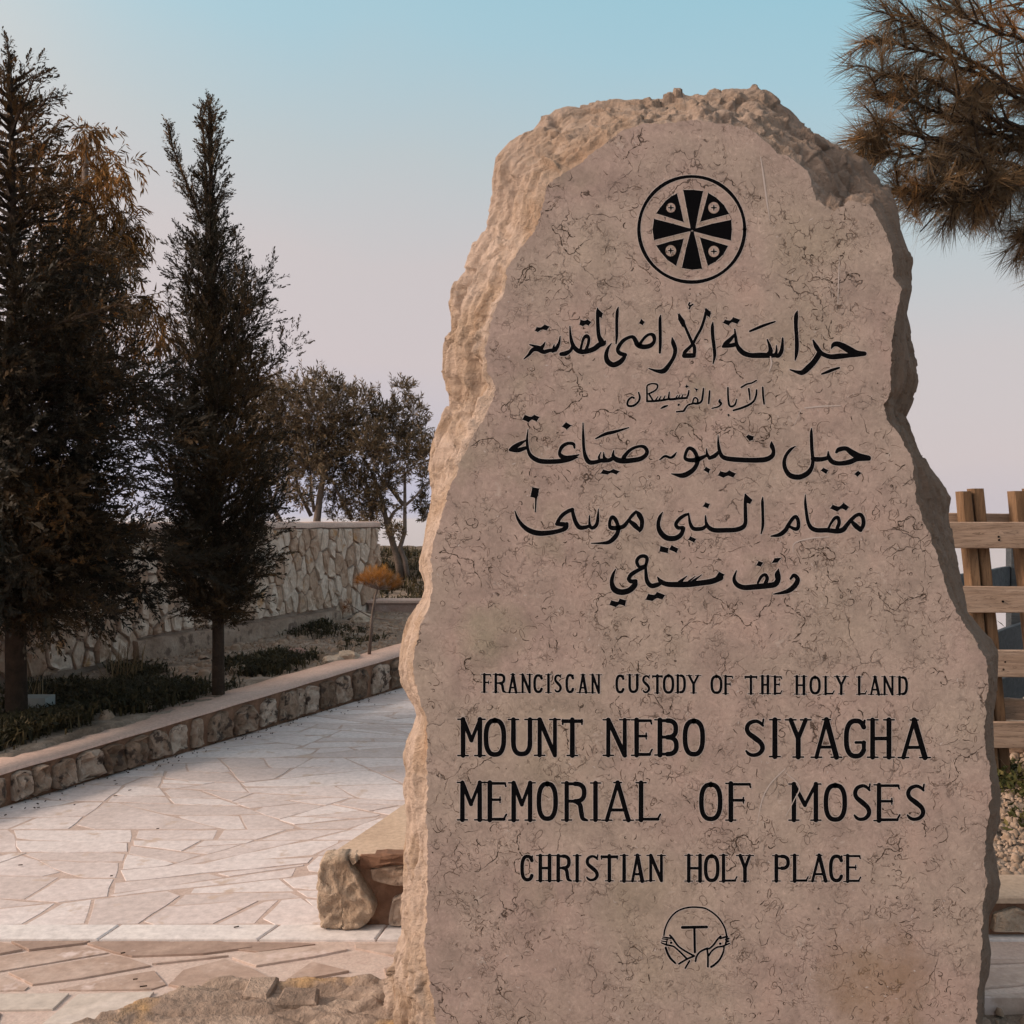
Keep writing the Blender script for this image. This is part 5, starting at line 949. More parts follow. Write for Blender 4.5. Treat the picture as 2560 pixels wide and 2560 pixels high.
# ---------------------------------------------------------------- foliage machinery
def frames(D, r):
    D = D / (np.linalg.norm(D, axis=1, keepdims=True) + 1e-9); A = r.normal(size=D.shape); U = np.cross(D, A); U /= np.linalg.norm(U, axis=1, keepdims=True) + 1e-9; return D, U, np.cross(D, U)
def instance(name, Pp, D, s_, T_, F_, tone, mat_, parent, r, rollflat=None):
    """bake many copies of a small leaf template (x forward) into one mesh with a per-leaf tone"""
    Pp = np.asarray(Pp, float); D = np.asarray(D, float); X, Y, Z = frames(D, r); s_ = np.asarray(s_)[:, None, None]
    v = Pp[:, None, :] + s_ * (T_[None, :, 0:1] * X[:, None, :] + T_[None, :, 1:2] * Y[:, None, :] + T_[None, :, 2:3] * Z[:, None, :])
    n_, k = len(Pp), len(T_); f_ = (F_[None] + (np.arange(n_) * k)[:, None, None]).reshape(-1, F_.shape[1])
    me = np_mesh(name, v.reshape(-1, 3), f_); at = me.attributes.new('tone', 'FLOAT', 'FACE'); at.data.foreach_set('value', np.repeat(np.asarray(tone, np.float32), len(F_))[:len(me.polygons)])
    o = link(name, me, mat_, parent); o['kind'] = 'stuff'; return o
def twig_template(n=7, w=.16, spread=42, L_=1.0, r=None):
    vs = [(0, -.035, 0), (L_, 0, 0), (0, .035, 0)]; fs = [(0, 1, 2)]; r = r or random.Random(1)
    for i in range(n):
        t = .12 + .8 * i / n; sg = 1 if i % 2 else -1; ln = .42 * (1 - .55 * t) * r.uniform(.8, 1.2); a = R(spread) * r.uniform(.8, 1.2); roll = r.uniform(-1, 1)
        dx, dy, dz = math.cos(a), sg * math.sin(a) * math.cos(roll), math.sin(a) * math.sin(roll); b = len(vs)
        vs += [(t - .03, 0, 0), (t + ln * dx * .5 - w * .3, ln * dy * .5 + w * .12, ln * dz * .5), (t + ln * dx, ln * dy, ln * dz), (t + ln * dx * .5 + w * .3, ln * dy * .5 - w * .12, ln * dz * .5)]; fs += [(b, b + 1, b + 2), (b, b + 2, b + 3)]
    return np.array(vs), np.array(fs)
def leaf_template(w=.2, curl=.12): return np.array([(0, 0, 0), (.45, w / 2, curl), (1, 0, 0), (.5, -w / 2, curl)]), np.array([(0, 1, 2), (0, 2, 3)])
TW_, TWF = twig_template(8, .30); LF, LFF = leaf_template(.22, .06); LG, LGF = leaf_template(.13, .10)
def rotdir(d, up, ang, r):
    d = np.array(d) / np.linalg.norm(d); a = r.normal(size=3); u = np.cross(d, a); u /= np.linalg.norm(u); return d * math.cos(ang) + u * math.sin(ang)
def conifer(name, base, top, reach, n, elev, droop, sprig, mat_, trunk_r, barkm, label, seed, zfol, twigs=9, lean=None, tonefn=None, hang=0):
    r = np.random.default_rng(seed); root = empty(name, base, label, 'tree'); base = np.array(base); top = np.array(top)
    tp = [base + (top - base) * t + np.array([.04 * math.sin(t * 5 + seed), .03 * math.sin(t * 4), 0]) * (t * (1 - t) * 4) * .5 for t in np.linspace(0, 1, 12)]
    mb = MB(); mb.tube([base - [0, 0, .1]] + tp, [trunk_r * 1.25] + [trunk_r * (1 - .88 * t) for t in np.linspace(0, 1, 12)], 9); mb.build('trunk', barkm, root, True)
    br = MB(); PP, DD, SS, TT = [], [], [], []
    H0, H1 = zfol
    for i in range(n):
        t = ((i + r.random()) / n) ** 1.2; zz = H0 + (H1 - H0) * t; tt = (zz - base[2]) / (top[2] - base[2]); b0 = base + (top - base) * tt
        az = i * 2.399 + r.normal() * .4; Lr = reach(zz) * (r.uniform(.45, 1.15) if r.random() < .85 else r.uniform(1.1, 1.45)); el = elev(t) + r.normal() * .10
        h = np.array([math.cos(az), math.sin(az), 0]); p = b0.copy(); pts = [p.copy()]; m_ = 7; d = None
        for q in range(m_):
            e_ = el - droop(t) * q / m_ ; d = h * math.cos(e_) + np.array([0, 0, math.sin(e_)]) + r.normal(size=3) * .06; p = p + d * Lr / m_ / max(.35, math.cos(el)) * (.8 if el > .8 else 1); pts.append(p.copy())
        br.tube(pts, [max(.0035, trunk_r * .28 * (1 - .9 * q / m_)) for q in range(m_ + 1)], 4, False)
        nt_ = max(3, int(twigs * (Lr / .6) ** .7 * (1 - .62 * t)))
        for q in range(nt_):
            u = .12 + .88 * (q + r.random()) / nt_; k = min(m_ - 1, int(u * m_)); f_ = u * m_ - k; bp = pts[k] * (1 - f_) + pts[k + 1] * f_; dd = pts[k + 1] - pts[k]; dd /= np.linalg.norm(dd)
            L2 = Lr * (.50 - .30 * u) * r.uniform(.6, 1.3) + .05; td = rotdir(dd, None, r.uniform(.35, .95), r); td[2] += .10 - hang; td /= np.linalg.norm(td); ns = max(2, int(L2 / (sprig * .42)))
            for w in range(ns):
                g = (w + .5) / ns; sp_ = bp + td * L2 * g + r.normal(size=3) * .012; PP.append(sp_); DD.append(td + r.normal(size=3) * .45 + np.array([0, 0, .18 - hang])); SS.append(sprig * r.uniform(.6, 1.15) * (1.1 - .3 * g) * (1 - .25 * t)); TT.append(t)
            PP.append(bp + td * L2); DD.append(td); SS.append(sprig * r.uniform(.8, 1.2)); TT.append(t)
    # leading shoots
    for w in range(26):
        g = w / 26; PP.append(top - (top - base) / np.linalg.norm(top - base) * .5 * g); DD.append(np.array([r.normal() * .35, r.normal() * .35, 1.0])); SS.append(sprig * .8); TT.append(1)
    br.build('branches', barkm, root); PP = np.array(PP); TT = np.array(TT)
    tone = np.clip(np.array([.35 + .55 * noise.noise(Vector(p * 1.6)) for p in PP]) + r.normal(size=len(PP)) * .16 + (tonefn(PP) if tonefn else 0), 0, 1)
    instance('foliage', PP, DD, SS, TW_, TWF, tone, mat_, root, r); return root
def itp(xs, ys): return lambda v: float(np.interp(v, xs, ys))
# dark conifer at the left edge
bL = G(42, 1790, .27)
dc = conifer('dark_conifer', (bL.x, bL.y, .22), (-3.31, 6.75, 4.64), itp([.9, 1.3, 1.8, 2.6, 2.9, 3.2, 3.6, 4.0, 4.4, 4.8], [.48, .80, .90, .86, .66, .46, .33, .22, .15, .05]), 230, itp([0, .35, 1], [.02, .12, .50]), itp([0, 1], [.30, -.05]), .115, M['conifer'], .075, M['bark'],
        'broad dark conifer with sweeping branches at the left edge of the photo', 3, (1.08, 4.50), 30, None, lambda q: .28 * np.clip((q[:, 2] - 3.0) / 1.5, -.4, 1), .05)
DC_LEADERS = 1
# cypress with the forked tip
bC = G(546, 1722, .30)
cy = conifer('forked_cypress', (bC.x, bC.y, .25), (-2.36, 8.0, 4.88), itp([.75, 1.0, 1.4, 2.5, 3.1, 3.5, 4.0, 4.5, 4.9], [.14, .33, .42, .44, .33, .17, .10, .06, .03]), 250, itp([0, .3, 1], [.35, .75, 1.05]), itp([0, 1], [-.25, -.25]), .09, M['cypress'], .05, M['bark'],
        'slim upright cypress with a forked tip standing behind the low wall', 8, (.80, 4.75), 34, None, lambda q: -.10 + 0 * q[:, 2])
def leader(root, pts, r0, n, L_, sprig, mat_, seed, spread=.5):
    r = np.random.default_rng(seed); mb = MB(); mb.tube(pts, [r0 * (1 - .8 * i / (len(pts) - 1)) for i in range(len(pts))], 5); mb.build('leader', M['bark'], root); pts = [np.array(p) for p in pts]; PP, DD, SS = [], [], []
    for i in range(n):
        u = (i + r.random()) / n * (len(pts) - 1); k = min(len(pts) - 2, int(u)); bp = pts[k] + (pts[k + 1] - pts[k]) * (u - k); dd = pts[k + 1] - pts[k]; dd /= np.linalg.norm(dd); td = rotdir(dd, None, r.uniform(.3, .9) * spread * 2, r); l = L_ * (1.1 - .8 * u / (len(pts) - 1)) * r.uniform(.5, 1.2)
        for w in range(max(2, int(l / (sprig * .4)))): PP.append(bp + td * w * sprig * .4); DD.append(td + r.normal(size=3) * .3 + [0, 0, .2]); SS.append(sprig * r.uniform(.6, 1.1))
    instance('foliage', PP, DD, SS, TW_, TWF, np.clip(.45 + r.normal(size=len(PP)) * .2, 0, 1), mat_, root, r)
leader(cy, [P(505, 560, 8), P(480, 490, 8), P(455, 430, 8), P(432, 370, 8), P(418, 312, 8)], .014, 90, .20, .07, M['cypress'], 5)
leader(cy, [P(518, 600, 8.05), P(516, 480, 8.05), P(512, 380, 8.05), P(505, 300, 8.05), P(520, 246, 8.05)], .016, 90, .18, .065, M['cypress'], 6)
leader(cy, [P(570, 820, 8), P(600, 780, 8), P(630, 762, 8), P(655, 757, 8)], .010, 40, .14, .065, M['cypress'], 7)
leader(cy, [P(610, 1020, 8), P(640, 960, 8), P(655, 900, 8), P(662, 865, 8)], .010, 40, .15, .065, M['cypress'], 9)
leader(cy, [P(590, 640, 8), P(592, 600, 8), P(584, 580, 8)], .006, 14, .08, .06, M['cypress'], 10)
leader(cy, [P(450, 860, 8), P(425, 790, 8), P(417, 715, 8)], .008, 26, .11, .06, M['cypress'], 11)
for q_, n_, l_, s_ in (([(45,330),(80,290),(120,245),(158,240)], 34, .12, 14), ([(45,430),(90,375),(130,340),(150,345)], 34, .12, 15), ([(40,300),(70,235),(88,190)], 22, .10, 16), ([(40,560),(100,500),(150,470),(190,470)], 40, .16, 17), ([(45,760),(150,660),(220,620),(300,640),(345,670)], 70, .2, 18), ([(60,840),(200,790),(300,760),(360,790)], 70, .22, 19),
   ([(30,230),(22,160),(20,102)], 30, .08, 20), ([(60,1450),(110,1500),(120,1560)], 60, .16, 21), ([(60,1480),(200,1490),(290,1530)], 60, .14, 22)):
    leader(dc, [P(x_, y_, 6.75 - .002 * x_) for x_, y_ in q_], .012, n_, l_, .075, M['conifer'], s_)

# clump trees: shoots of paired leaves round a few centres
def clump_tree(name, root_loc, clumps, limbs, leaf, T__, F__, mat_, barkm, label, seed, per=34, shoot=.55, up=.35, hang=0.0, group=None, fill=1.0, tb=.45, tamp=.5, shoots=()):
    r = np.random.default_rng(seed); root = empty(name, root_loc, label, 'tree', group)
    for nm, pts, ra in limbs: mb = MB(); mb.tube(pts, [ra * .75 * (1 - .55 * i / (len(pts) - 1)) for i in range(len(pts))], 7); mb.build(nm, barkm, root, True)
    PP, DD, SS = [], [], []; tw = MB()
    for c, rad in clumps:
        c = np.array(c); n_ = int(per * fill * max(.3, (rad / .5) ** 1.6))
        for i in range(n_):
            o = r.normal(size=3); o /= np.linalg.norm(o); st = c + o * rad * r.uniform(0, .72) ** .7; d = o + r.normal(size=3) * .5 + np.array([0, 0, up - hang]); d /= np.linalg.norm(d); L_ = shoot * rad * r.uniform(.7, 1.3); k = max(4, int(L_ / (leaf * .30))); p = st.copy(); pts = [p.copy()]
            for q in range(k):
                d = d + np.array([0, 0, -hang * .35]) + r.normal(size=3) * .08; d /= np.linalg.norm(d); p = p + d * L_ / k; pts.append(p.copy())
                for sd__ in (0, 1): 
                    ld = rotdir(d, None, r.uniform(.35, .95), r); ld[2] -= hang * 1.2; PP.append(p + r.normal(size=3) * .006); DD.append(ld); SS.append(leaf * r.uniform(.65, 1.2))
            if i % 3 == 0: tw.tube(pts[::2] if len(pts) > 5 else pts, .0035, 3, False)
    for q0, q1, nn in shoots:
        q0, q1 = np.array(q0), np.array(q1); tw.tube([q0, (q0 + q1) / 2 + r.normal(size=3) * .02, q1], [.008, .005, .003], 3, False)
        for i in range(nn):
            g = (i + .5) / nn; dd = (q1 - q0) / np.linalg.norm(q1 - q0)
            for _ in (0, 1): PP.append(q0 + (q1 - q0) * g); DD.append(rotdir(dd, None, r.uniform(.4, .9), r)); SS.append(leaf * r.uniform(.8, 1.2))
    tw.build('twigs', barkm, root)['kind'] = 'stuff'; PP = np.array(PP)
    tone = np.clip(tb + tamp * np.array([noise.noise(Vector(p * 1.3)) for p in PP]) + r.normal(size=len(PP)) * .20, 0, 1)
    instance('foliage', PP, DD, SS, T__, F__, tone, mat_, root, r); return root
def cl(lst, d, dj=.35, seed=1): r = random.Random(seed); return [((lambda dd: (tuple(P(x, y, dd)), rr * dd / F))(d + r.uniform(-dj, dj))) for x, y, rr in lst]
# drooping-leaved tree behind the conifer
gd = 10.6; g0 = P(215, 1700, gd)
clump_tree('drooping_tree', (g0.x, g0.y, .3), cl([(210,330,38),(240,370,55),(180,400,60),(290,430,55),(250,480,65),(200,520,80),(300,540,55),(335,575,38),(250,600,80),(170,650,85),(290,650,60),(230,700,70),(150,760,80),(250,790,60),(330,745,45),(385,770,42),(400,830,34),(310,840,48),(200,870,75),(120,560,80),(270,900,60),(90,430,60),(60,900,90),(220,1000,80),(330,960,50)], gd),
   [('trunk', [(g0.x, g0.y, .2), P(205, 1300, gd), P(225, 1000, gd), P(205, 700, gd), P(212, 480, gd), P(215, 350, gd)], .085), ('limb', [P(215, 760, gd), P(290, 600, gd - .1), P(330, 540, gd - .1)], .03), ('limb', [P(210, 900, gd), P(300, 800, gd), P(390, 780, gd)], .028), ('limb', [P(215, 620, gd), P(150, 520, gd), P(110, 440, gd)], .025)],
   .115, LG, LGF, M['gum'], M['olivebark'], 'tall tree with drooping narrow leaves, orange light in their colour, behind the dark conifer', 12, 105, 1.0, .2, .55, None, 1.0, .52, .5)
# three olive trees beyond the tall wall
od = 17.0; og = 'olive trees beyond the tall wall'
def Z0(x, y, z=.75): v = P(x, y, od); return (v.x, v.y, z)
clump_tree('olive_tree', Z0(695, 1300, .5), cl([(650,1010,50),(690,985,42),(655,1060,60),(720,1050,60),(670,1120,60),(740,1120,60),(700,1180,46),(640,1180,50),(720,1230,22)], od),
   [('trunk', [Z0(712, 1400, .5), P(706, 1310, od), P(682, 1268, od), P(672, 1220, od), P(650, 1150, od)], .07), ('limb', [P(680, 1262, od), P(694, 1220, od), P(695, 1160, od)], .045)], .085, LF, LFF, M['olive'], M['olivebark'], 'leftmost olive tree right beside the cypress with a thin forked trunk above the wall', 31, 150, .75, .5, 0, og, 1.0, .5, .5, [(P(700, 985, od), P(690, 905, od), 9), (P(670, 1000, od), P(655, 940, od), 8), (P(720, 990, od), P(725, 930, od), 8), (P(690, 960, od), P(700, 912, od), 7), (P(640, 1050, od), P(625, 985, od), 8)])
clump_tree('olive_tree', Z0(790, 1300, .5), cl([(750,985,45),(810,960,36),(840,1000,42),(790,1040,62),(850,1070,60),(800,1120,70),(870,1130,60),(830,1180,55),(770,1180,55),(760,1250,22),(850,1245,30),(890,1210,40)], od),
   [('trunk', [Z0(790, 1400, .5), P(792, 1300, od), P(800, 1240, od), P(810, 1180, od), P(805, 1100, od)], .10), ('limb', [P(778, 1290, od), P(752, 1240, od), P(735, 1180, od)], .05), ('limb', [P(786, 1280, od), P(778, 1230, od), P(775, 1170, od)], .045), ('limb', [P(880, 1300, od), P(855, 1250, od), P(825, 1190, od)], .05)], .085, LF, LFF, M['olive'], M['olivebark'], 'middle olive tree with the thickest trunk rising directly above the tall wall', 32, 150, .75, .5, 0, og, 1.0, .5, .5, [(P(760, 980, od), P(752, 902, od), 10), (P(775, 985, od), P(790, 935, od), 8), (P(810, 975, od), P(805, 906, od), 10), (P(820, 985, od), P(840, 930, od), 9), (P(745, 980, od), P(735, 930, od), 8), (P(850, 1010, od), P(860, 960, od), 8), (P(880, 1030, od), P(892, 985, od), 8)])
clump_tree('olive_tree', Z0(990, 1410, .7), cl([(905,1010,42),(860,985,24),(935,1050,50),(1010,975,26),(990,1040,40),(1035,1030,30),(1040,1080,40),(980,1100,60),(920,1120,60),(1030,1140,50),(950,1180,60),(1060,1150,36),(1070,1200,30),(1075,1120,26),(900,1250,46),(930,1290,44),(960,1240,44),(1060,1260,24),(1066,1285,16),(920,1330,26),(985,1330,18),(850,1290,34),(930,1385,22)], od),
   [('trunk', [Z0(1003, 1440, .6), P(995, 1400, od), P(980, 1350, od), P(968, 1312, od), P(955, 1250, od), P(930, 1180, od)], .09), ('trunk', [Z0(1020, 1450, .6), P(1012, 1400, od), P(1000, 1368, od), P(1012, 1330, od), P(1012, 1260, od), P(1012, 1180, od)], .07), ('limb', [P(968, 1312, od), P(985, 1280, od), P(1012, 1258, od)], .05), ('limb', [P(1008, 1262, od), P(975, 1220, od), P(945, 1185, od)], .05), ('limb', [P(1012, 1265, od), P(1040, 1240, od), P(1075, 1200, od)], .035), ('limb', [P(930, 1300, od), P(920, 1230, od), P(910, 1170, od)], .05)],
   .085, LF, LFF, M['olive'], M['olivebark'], 'rightmost olive tree with two bare crossing trunks between the wall end and the monument', 33, 150, .75, .5, 0, og, 1.0, .5, .5, [(P(985, 1010, od), P(978, 935, od), 10), (P(1005, 1000, od), P(1025, 945, od), 9), (P(1025, 970, od), P(1045, 962, od), 5), (P(960, 1010, od), P(945, 955, od), 8), (P(905, 1010, od), P(900, 970, od), 7), (P(1040, 1030, od), P(1055, 985, od), 8), (P(1010, 1040, od), P(1042, 1000, od), 8), (P(1060, 1090, od), P(1068, 1025, od), 9), (P(1075, 1130, od), P(1088, 1075, od), 9), (P(1060, 1180, od), P(1082, 1150, od), 7), (P(1050, 1250, od), P(1072, 1300, od), 9), (P(1060, 1250, od), P(1085, 1275, od), 6)])

# ---------------------------------------------------------------- pines: needle tufts
def tuft(r, n, cone=1.15, curve=.12):
    vs, fs = [], []
    for i in range(n):
        a = r.uniform(0, 6.28); c = abs(r.gauss(.48, .25)) * cone; st = r.uniform(-.40, .10); dx, dy, dz = math.cos(c), math.sin(c) * math.cos(a), math.sin(c) * math.sin(a); l = r.uniform(.75, 1.05); w = .0065
        b = len(vs); vs += [(st, -w, 0), (st, w, 0), (st + dx * l * .55, dy * l * .5 + w, dz * l * .5), (st + dx * l * .55, dy * l * .5 - w, dz * l * .5), (st + dx * l, dy * l * (1 - curve * .4), dz * l)]; fs += [(b, b + 1, b + 2), (b, b + 2, b + 3), (b + 3, b + 2, b + 4)]
    return np.array(vs), np.array(fs)
rp_ = random.Random(17); TF, TFF = tuft(rp_, 30)
pr = empty('pine_tree', (3.9, 5.4, .1), 'large pine with long brown-green needles hanging in at the upper right corner', 'tree')
mb = MB(); trk = [Vector((3.9, 5.4, 0)), Vector((3.85, 5.35, 1.2)), Vector((3.75, 5.25, 2.4)), Vector((3.7, 5.2, 3.6)), Vector((3.6, 5.1, 4.8)), Vector((3.5, 5.1, 6.2))]
mb.tube(trk, [.17, .15, .13, .11, .09, .05], 10); mb.build('trunk', M['bark'], pr, True)
brs = [((2760,330,5.1),(2600,260,4.9),(2420,150,4.7),(2300,70,4.6),(2195,25,4.6)), ((2760,380,5.1),(2560,260,4.9),(2400,165,4.7),(2270,115,4.6),(2160,95,4.55)), ((2740,400,5.1),(2540,330,4.8),(2380,230,4.6),(2260,195,4.5),(2180,190,4.5)),
 ((2760,460,5.1),(2560,350,4.9),(2380,300,4.6),(2270,255,4.55),(2175,245,4.5)), ((2740,500,5.0),(2560,420,4.8),(2400,400,4.6),(2260,390,4.5),(2190,360,4.5),(2150,338,4.5)), ((2480,400,4.7),(2340,350,4.6),(2230,330,4.55),(2185,318,4.5)),
 ((2700,480,5.0),(2560,440,4.8),(2440,480,4.6),(2320,470,4.5),(2235,468,4.5)), ((2440,480,4.6),(2340,500,4.55),(2290,485,4.5)), ((2640,440,4.9),(2520,470,4.7),(2440,495,4.6),(2390,500,4.5)), ((2480,400,4.7),(2460,470,4.6),(2455,505,4.6)), ((2560,420,4.8),(2545,465,4.7),(2490,480,4.6)),
 ((2760,200,5.2),(2600,120,5.0),(2450,60,4.9),(2330,20,4.9)), ((2760,100,5.2),(2600,20,5.1),(2450,-30,5.0)), ((2600,330,4.9),(2480,300,4.8),(2400,330,4.8),(2330,390,4.7)), ((2700,280,5.1),(2540,230,5.0),(2460,250,5.0),(2380,270,4.9)), ((2620,380,5.0),(2520,370,4.9),(2440,420,4.8),(2360,440,4.8)),
 ((2760,640,5.0),(2680,610,4.9),(2590,585,4.8),(2560,590,4.7)), ((2720,640,5.0),(2640,620,4.9),(2570,640,4.8)), ((2700,560,5.0),(2640,540,4.9),(2600,545,4.8))]
mb = MB(); PP, DD, SS, TT = [], [], [], []; r = np.random.default_rng(44)
hub = Vector((3.72, 5.22, 3.2))
for bi, b_ in enumerate(brs):
    pts = [P(*q) for q in b_]
    if b_[0][0] > 2690: pts = [hub + Vector((0, 0, (380 - b_[0][1]) / F * 5 * .8))] + pts
    q = catmull([(p.x, p.y, p.z) for p in pts], 5); q = [Vector(v) + Vector((rp_.uniform(-.012, .012), rp_.uniform(-.012, .012), rp_.uniform(-.012, .012))) for v in q]; n_ = len(q); mb.tube(q, [.013 * (1 - .86 * i / (n_ - 1)) + .002 for i in range(n_)], 5, False)
    s0 = 3 if b_[0][0] > 2690 else 1
    for i in range(s0, n_ - 1):
        d = (q[i + 1] - q[i]).normalized(); last = i >= n_ - 3
        for w in range(2 if not last else 1):
            td = Vector(rotdir(d, None, rp_.uniform(.4, 1.0), r)); td.z -= .12; td.normalize(); l = rp_.uniform(.08, .26) * (1.15 - .6 * i / n_); e_ = q[i] + td * l; mid = q[i] + td * l * .5 + Vector((0, 0, .015)); mb.tube([q[i], mid, e_], [.006, .0045, .003], 4, False)
            for g in (1.0, .45): PP.append(tuple(q[i] + td * l * g)); DD.append(tuple(td + Vector((0, 0, -.35)))); SS.append(rp_.uniform(.125, .16))
    d = (q[-1] - q[-2]).normalized()
    for g in (0, .05, .1, .16): PP.append(tuple(q[-1] - d * g)); DD.append(tuple(d)); SS.append(.15)
# dense inner crown, browner towards the top
for i in range(210):
    px = rp_.uniform(2260, 2700); py = rp_.uniform(-160, 430); lim = 2235 + (max(0, py - 60) * .22)
    if px < lim + 40: continue
    if py > 260 and rp_.random() < .45: continue
    v = P(px, py, rp_.uniform(4.9, 5.8)); PP.append(tuple(v)); dd = Vector((rp_.uniform(-1, .2), rp_.uniform(-.6, .4), rp_.uniform(-.6, .5))).normalized(); DD.append(tuple(dd)); SS.append(rp_.uniform(.11, .14)); mb.tube([v, v - dd * .12, v - dd * .22 + Vector((.04, .03, 0))], [.003, .005, .006], 4, False)
mb.build('branches', M['bark'], pr); PPa = np.array(PP)
tone = np.clip(.31 + .62 * np.clip((PPa[:, 2] - 3.3) / .9, 0, 1) * np.clip((PPa[:, 0] - 1.9) / .7, 0, 1) + r.normal(size=len(PP)) * .2, 0, 1)
instance('needles', PP, DD, SS, TF, TFF, tone, M['needle'], pr, r)
# small young pine with the orange head
yp = G(922, 1632, .33); yd = yp.y
sp = empty('young_pine', tuple(yp), 'small young pine with an orange flat-topped head on a thin bare stem', 'tree')
mb = MB(); mb.tube([Vector((yp.x, yp.y, .25)), P(930, 1545, yd), P(938, 1490, yd), P(952, 1450, yd)], [.018, .015, .012, .008], 6); mb.build('trunk', M['olivebark'], sp, True)
for q_ in ([P(930, 1545, yd), P(900, 1528, yd), P(875, 1512, yd)], [P(930, 1545, yd), P(965, 1548, yd), P(1000, 1552, yd)]): mb = MB(); mb.tube(q_, [.007, .005, .003], 5); mb.build('branch', M['olivebark'], sp)
mb = MB()
PP, DD, SS = [], [], []; cpt = P(948, 1448, yd)
for i in range(230):
    a = rp_.uniform(0, 6.28); rr = rp_.uniform(0, 1) ** .5; hx = math.cos(a) * rr * .215; hy = math.sin(a) * rr * .2; hz = rp_.uniform(-.45, 1) * .145 * (1 - rr * rr * .75) - (.03 if hx > .08 else 0) - .02
    v = cpt + Vector((hx, hy, hz)); PP.append(tuple(v)); DD.append((hx * 3, hy * 3, .55 + hz)); SS.append(rp_.uniform(.055, .08))
    if i % 4 == 0: mb.tube([cpt + Vector((-.01, 0, -.10)), v], [.004, .002], 4, False)
for i in range(14): v = P(872, 1512, yd) + Vector((rp_.uniform(-.05, .03), rp_.uniform(-.03, .03), rp_.uniform(-.05, .03))); PP.append(tuple(v)); DD.append((rp_.uniform(-.6, .3), 0, rp_.uniform(-1, .3))); SS.append(.06)
mb.build('twigs', M['olivebark'], sp)['kind'] = 'stuff'; instance('needles', PP, DD, SS, TF * [1, 1.15, 1.15], TFF, np.clip(.45 + r.normal(size=len(PP)) * .22 + np.array([(p[2] - cpt.z) * 4 for p in PP]), 0, 1), M['orange'], sp, r)

# ---------------------------------------------------------------- weeds, grass, shrubs
def blades(name, centres, mat_, seed, h=(.08, .2), w=.006, n=18, spread=.06, lean=.6, tone=(.4, .25)):
    r = np.random.default_rng(seed); c = np.repeat(np.asarray(centres, float), n, axis=0); m_ = len(c); base = c + np.c_[r.normal(size=(m_, 2)) * spread, np.zeros(m_)]; hh = r.uniform(h[0], h[1], m_); az = r.uniform(0, 6.28, m_); ln = np.abs(r.normal(size=m_)) * lean * hh
    dx, dy = np.cos(az) * ln, np.sin(az) * ln; sx, sy = -np.sin(az) * w * r.uniform(.6, 1.4, m_), np.cos(az) * w * r.uniform(.6, 1.4, m_)
    v = np.stack([base + np.c_[-sx, -sy, -.01 + 0 * hh], base + np.c_[sx, sy, -.01 + 0 * hh], base + np.c_[dx * .4 + sx * .8, dy * .4 + sy * .8, hh * .6], base + np.c_[dx * .4 - sx * .8, dy * .4 - sy * .8, hh * .6], base + np.c_[dx, dy, hh * (1 - .25 * lean)]], 1)
    f_ = (np.array([(0, 1, 2), (0, 2, 3), (3, 2, 4)])[None] + (np.arange(m_) * 5)[:, None, None]).reshape(-1, 3); me = np_mesh(name, v.reshape(-1, 3), f_); at = me.attributes.new('tone', 'FLOAT', 'FACE'); at.data.foreach_set('value', np.repeat(np.clip(tone[0] + r.normal(size=m_) * tone[1], 0, 1).astype(np.float32), 3)[:len(me.polygons)])
    o = link(name, me, mat_); return tag(o, kind='stuff')
cs = []
def inbed(x, y): return tall_x(y) + .12 < x < wall_x(y) - .45
def weedspot(px, py, rx, ry, n, z=.28):
    for _ in range(n * 3):
        qx, qy = px + rs.gauss(0, rx), py + rs.gauss(0, ry)
        if qy < 1560: continue
        v = G(qx, qy, z)
        if inbed(v.x, v.y): cs.append((v.x, v.y, gzn(v.x, v.y)))
for a in ((60, 1840, 70, 28, 150), (200, 1800, 80, 16, 45), (150, 1730, 60, 12, 25), (230, 1735, 60, 14, 60), (330, 1745, 60, 14, 60), (400, 1725, 50, 12, 50), (330, 1680, 30, 8, 22), (640, 1665, 45, 8, 45), (700, 1650, 40, 6, 26), (780, 1580, 40, 6, 12), (590, 1720, 30, 6, 8), (860, 1600, 50, 12, 6)): weedspot(*a)
blades('weeds', cs, M['weed'], 4, (.03, .12), .006, 16, .06, .9)
# low rosette leaves among the weeds
PP = [(c[0] + rs.gauss(0, .05), c[1] + rs.gauss(0, .05), c[2] + rs.uniform(0, .06)) for c in cs for _ in range(7)]; DD = [(rs.gauss(0, 1), rs.gauss(0, 1), rs.uniform(.1, 1.1)) for _ in PP]
o = instance('ground_cover', PP, DD, [rs.uniform(.03, .065) for _ in PP], *leaf_template(.42, .12), [min(1, max(0, rs.gauss(.35, .22))) for _ in PP], M['weed'], None, r)
# dry shrub against the wall
v = G(315, 1690, .3); blades('dry_twigs', [(v.x, v.y, .3)] * 3, M['straw'], 6, (.15, .38), .003, 16, .07, .8, (.15, .15)); v = G(95, 1745, .3); blades('dry_grass', [(v.x, v.y, .3)], M['straw'], 7, (.15, .3), .003, 12, .05, .9)
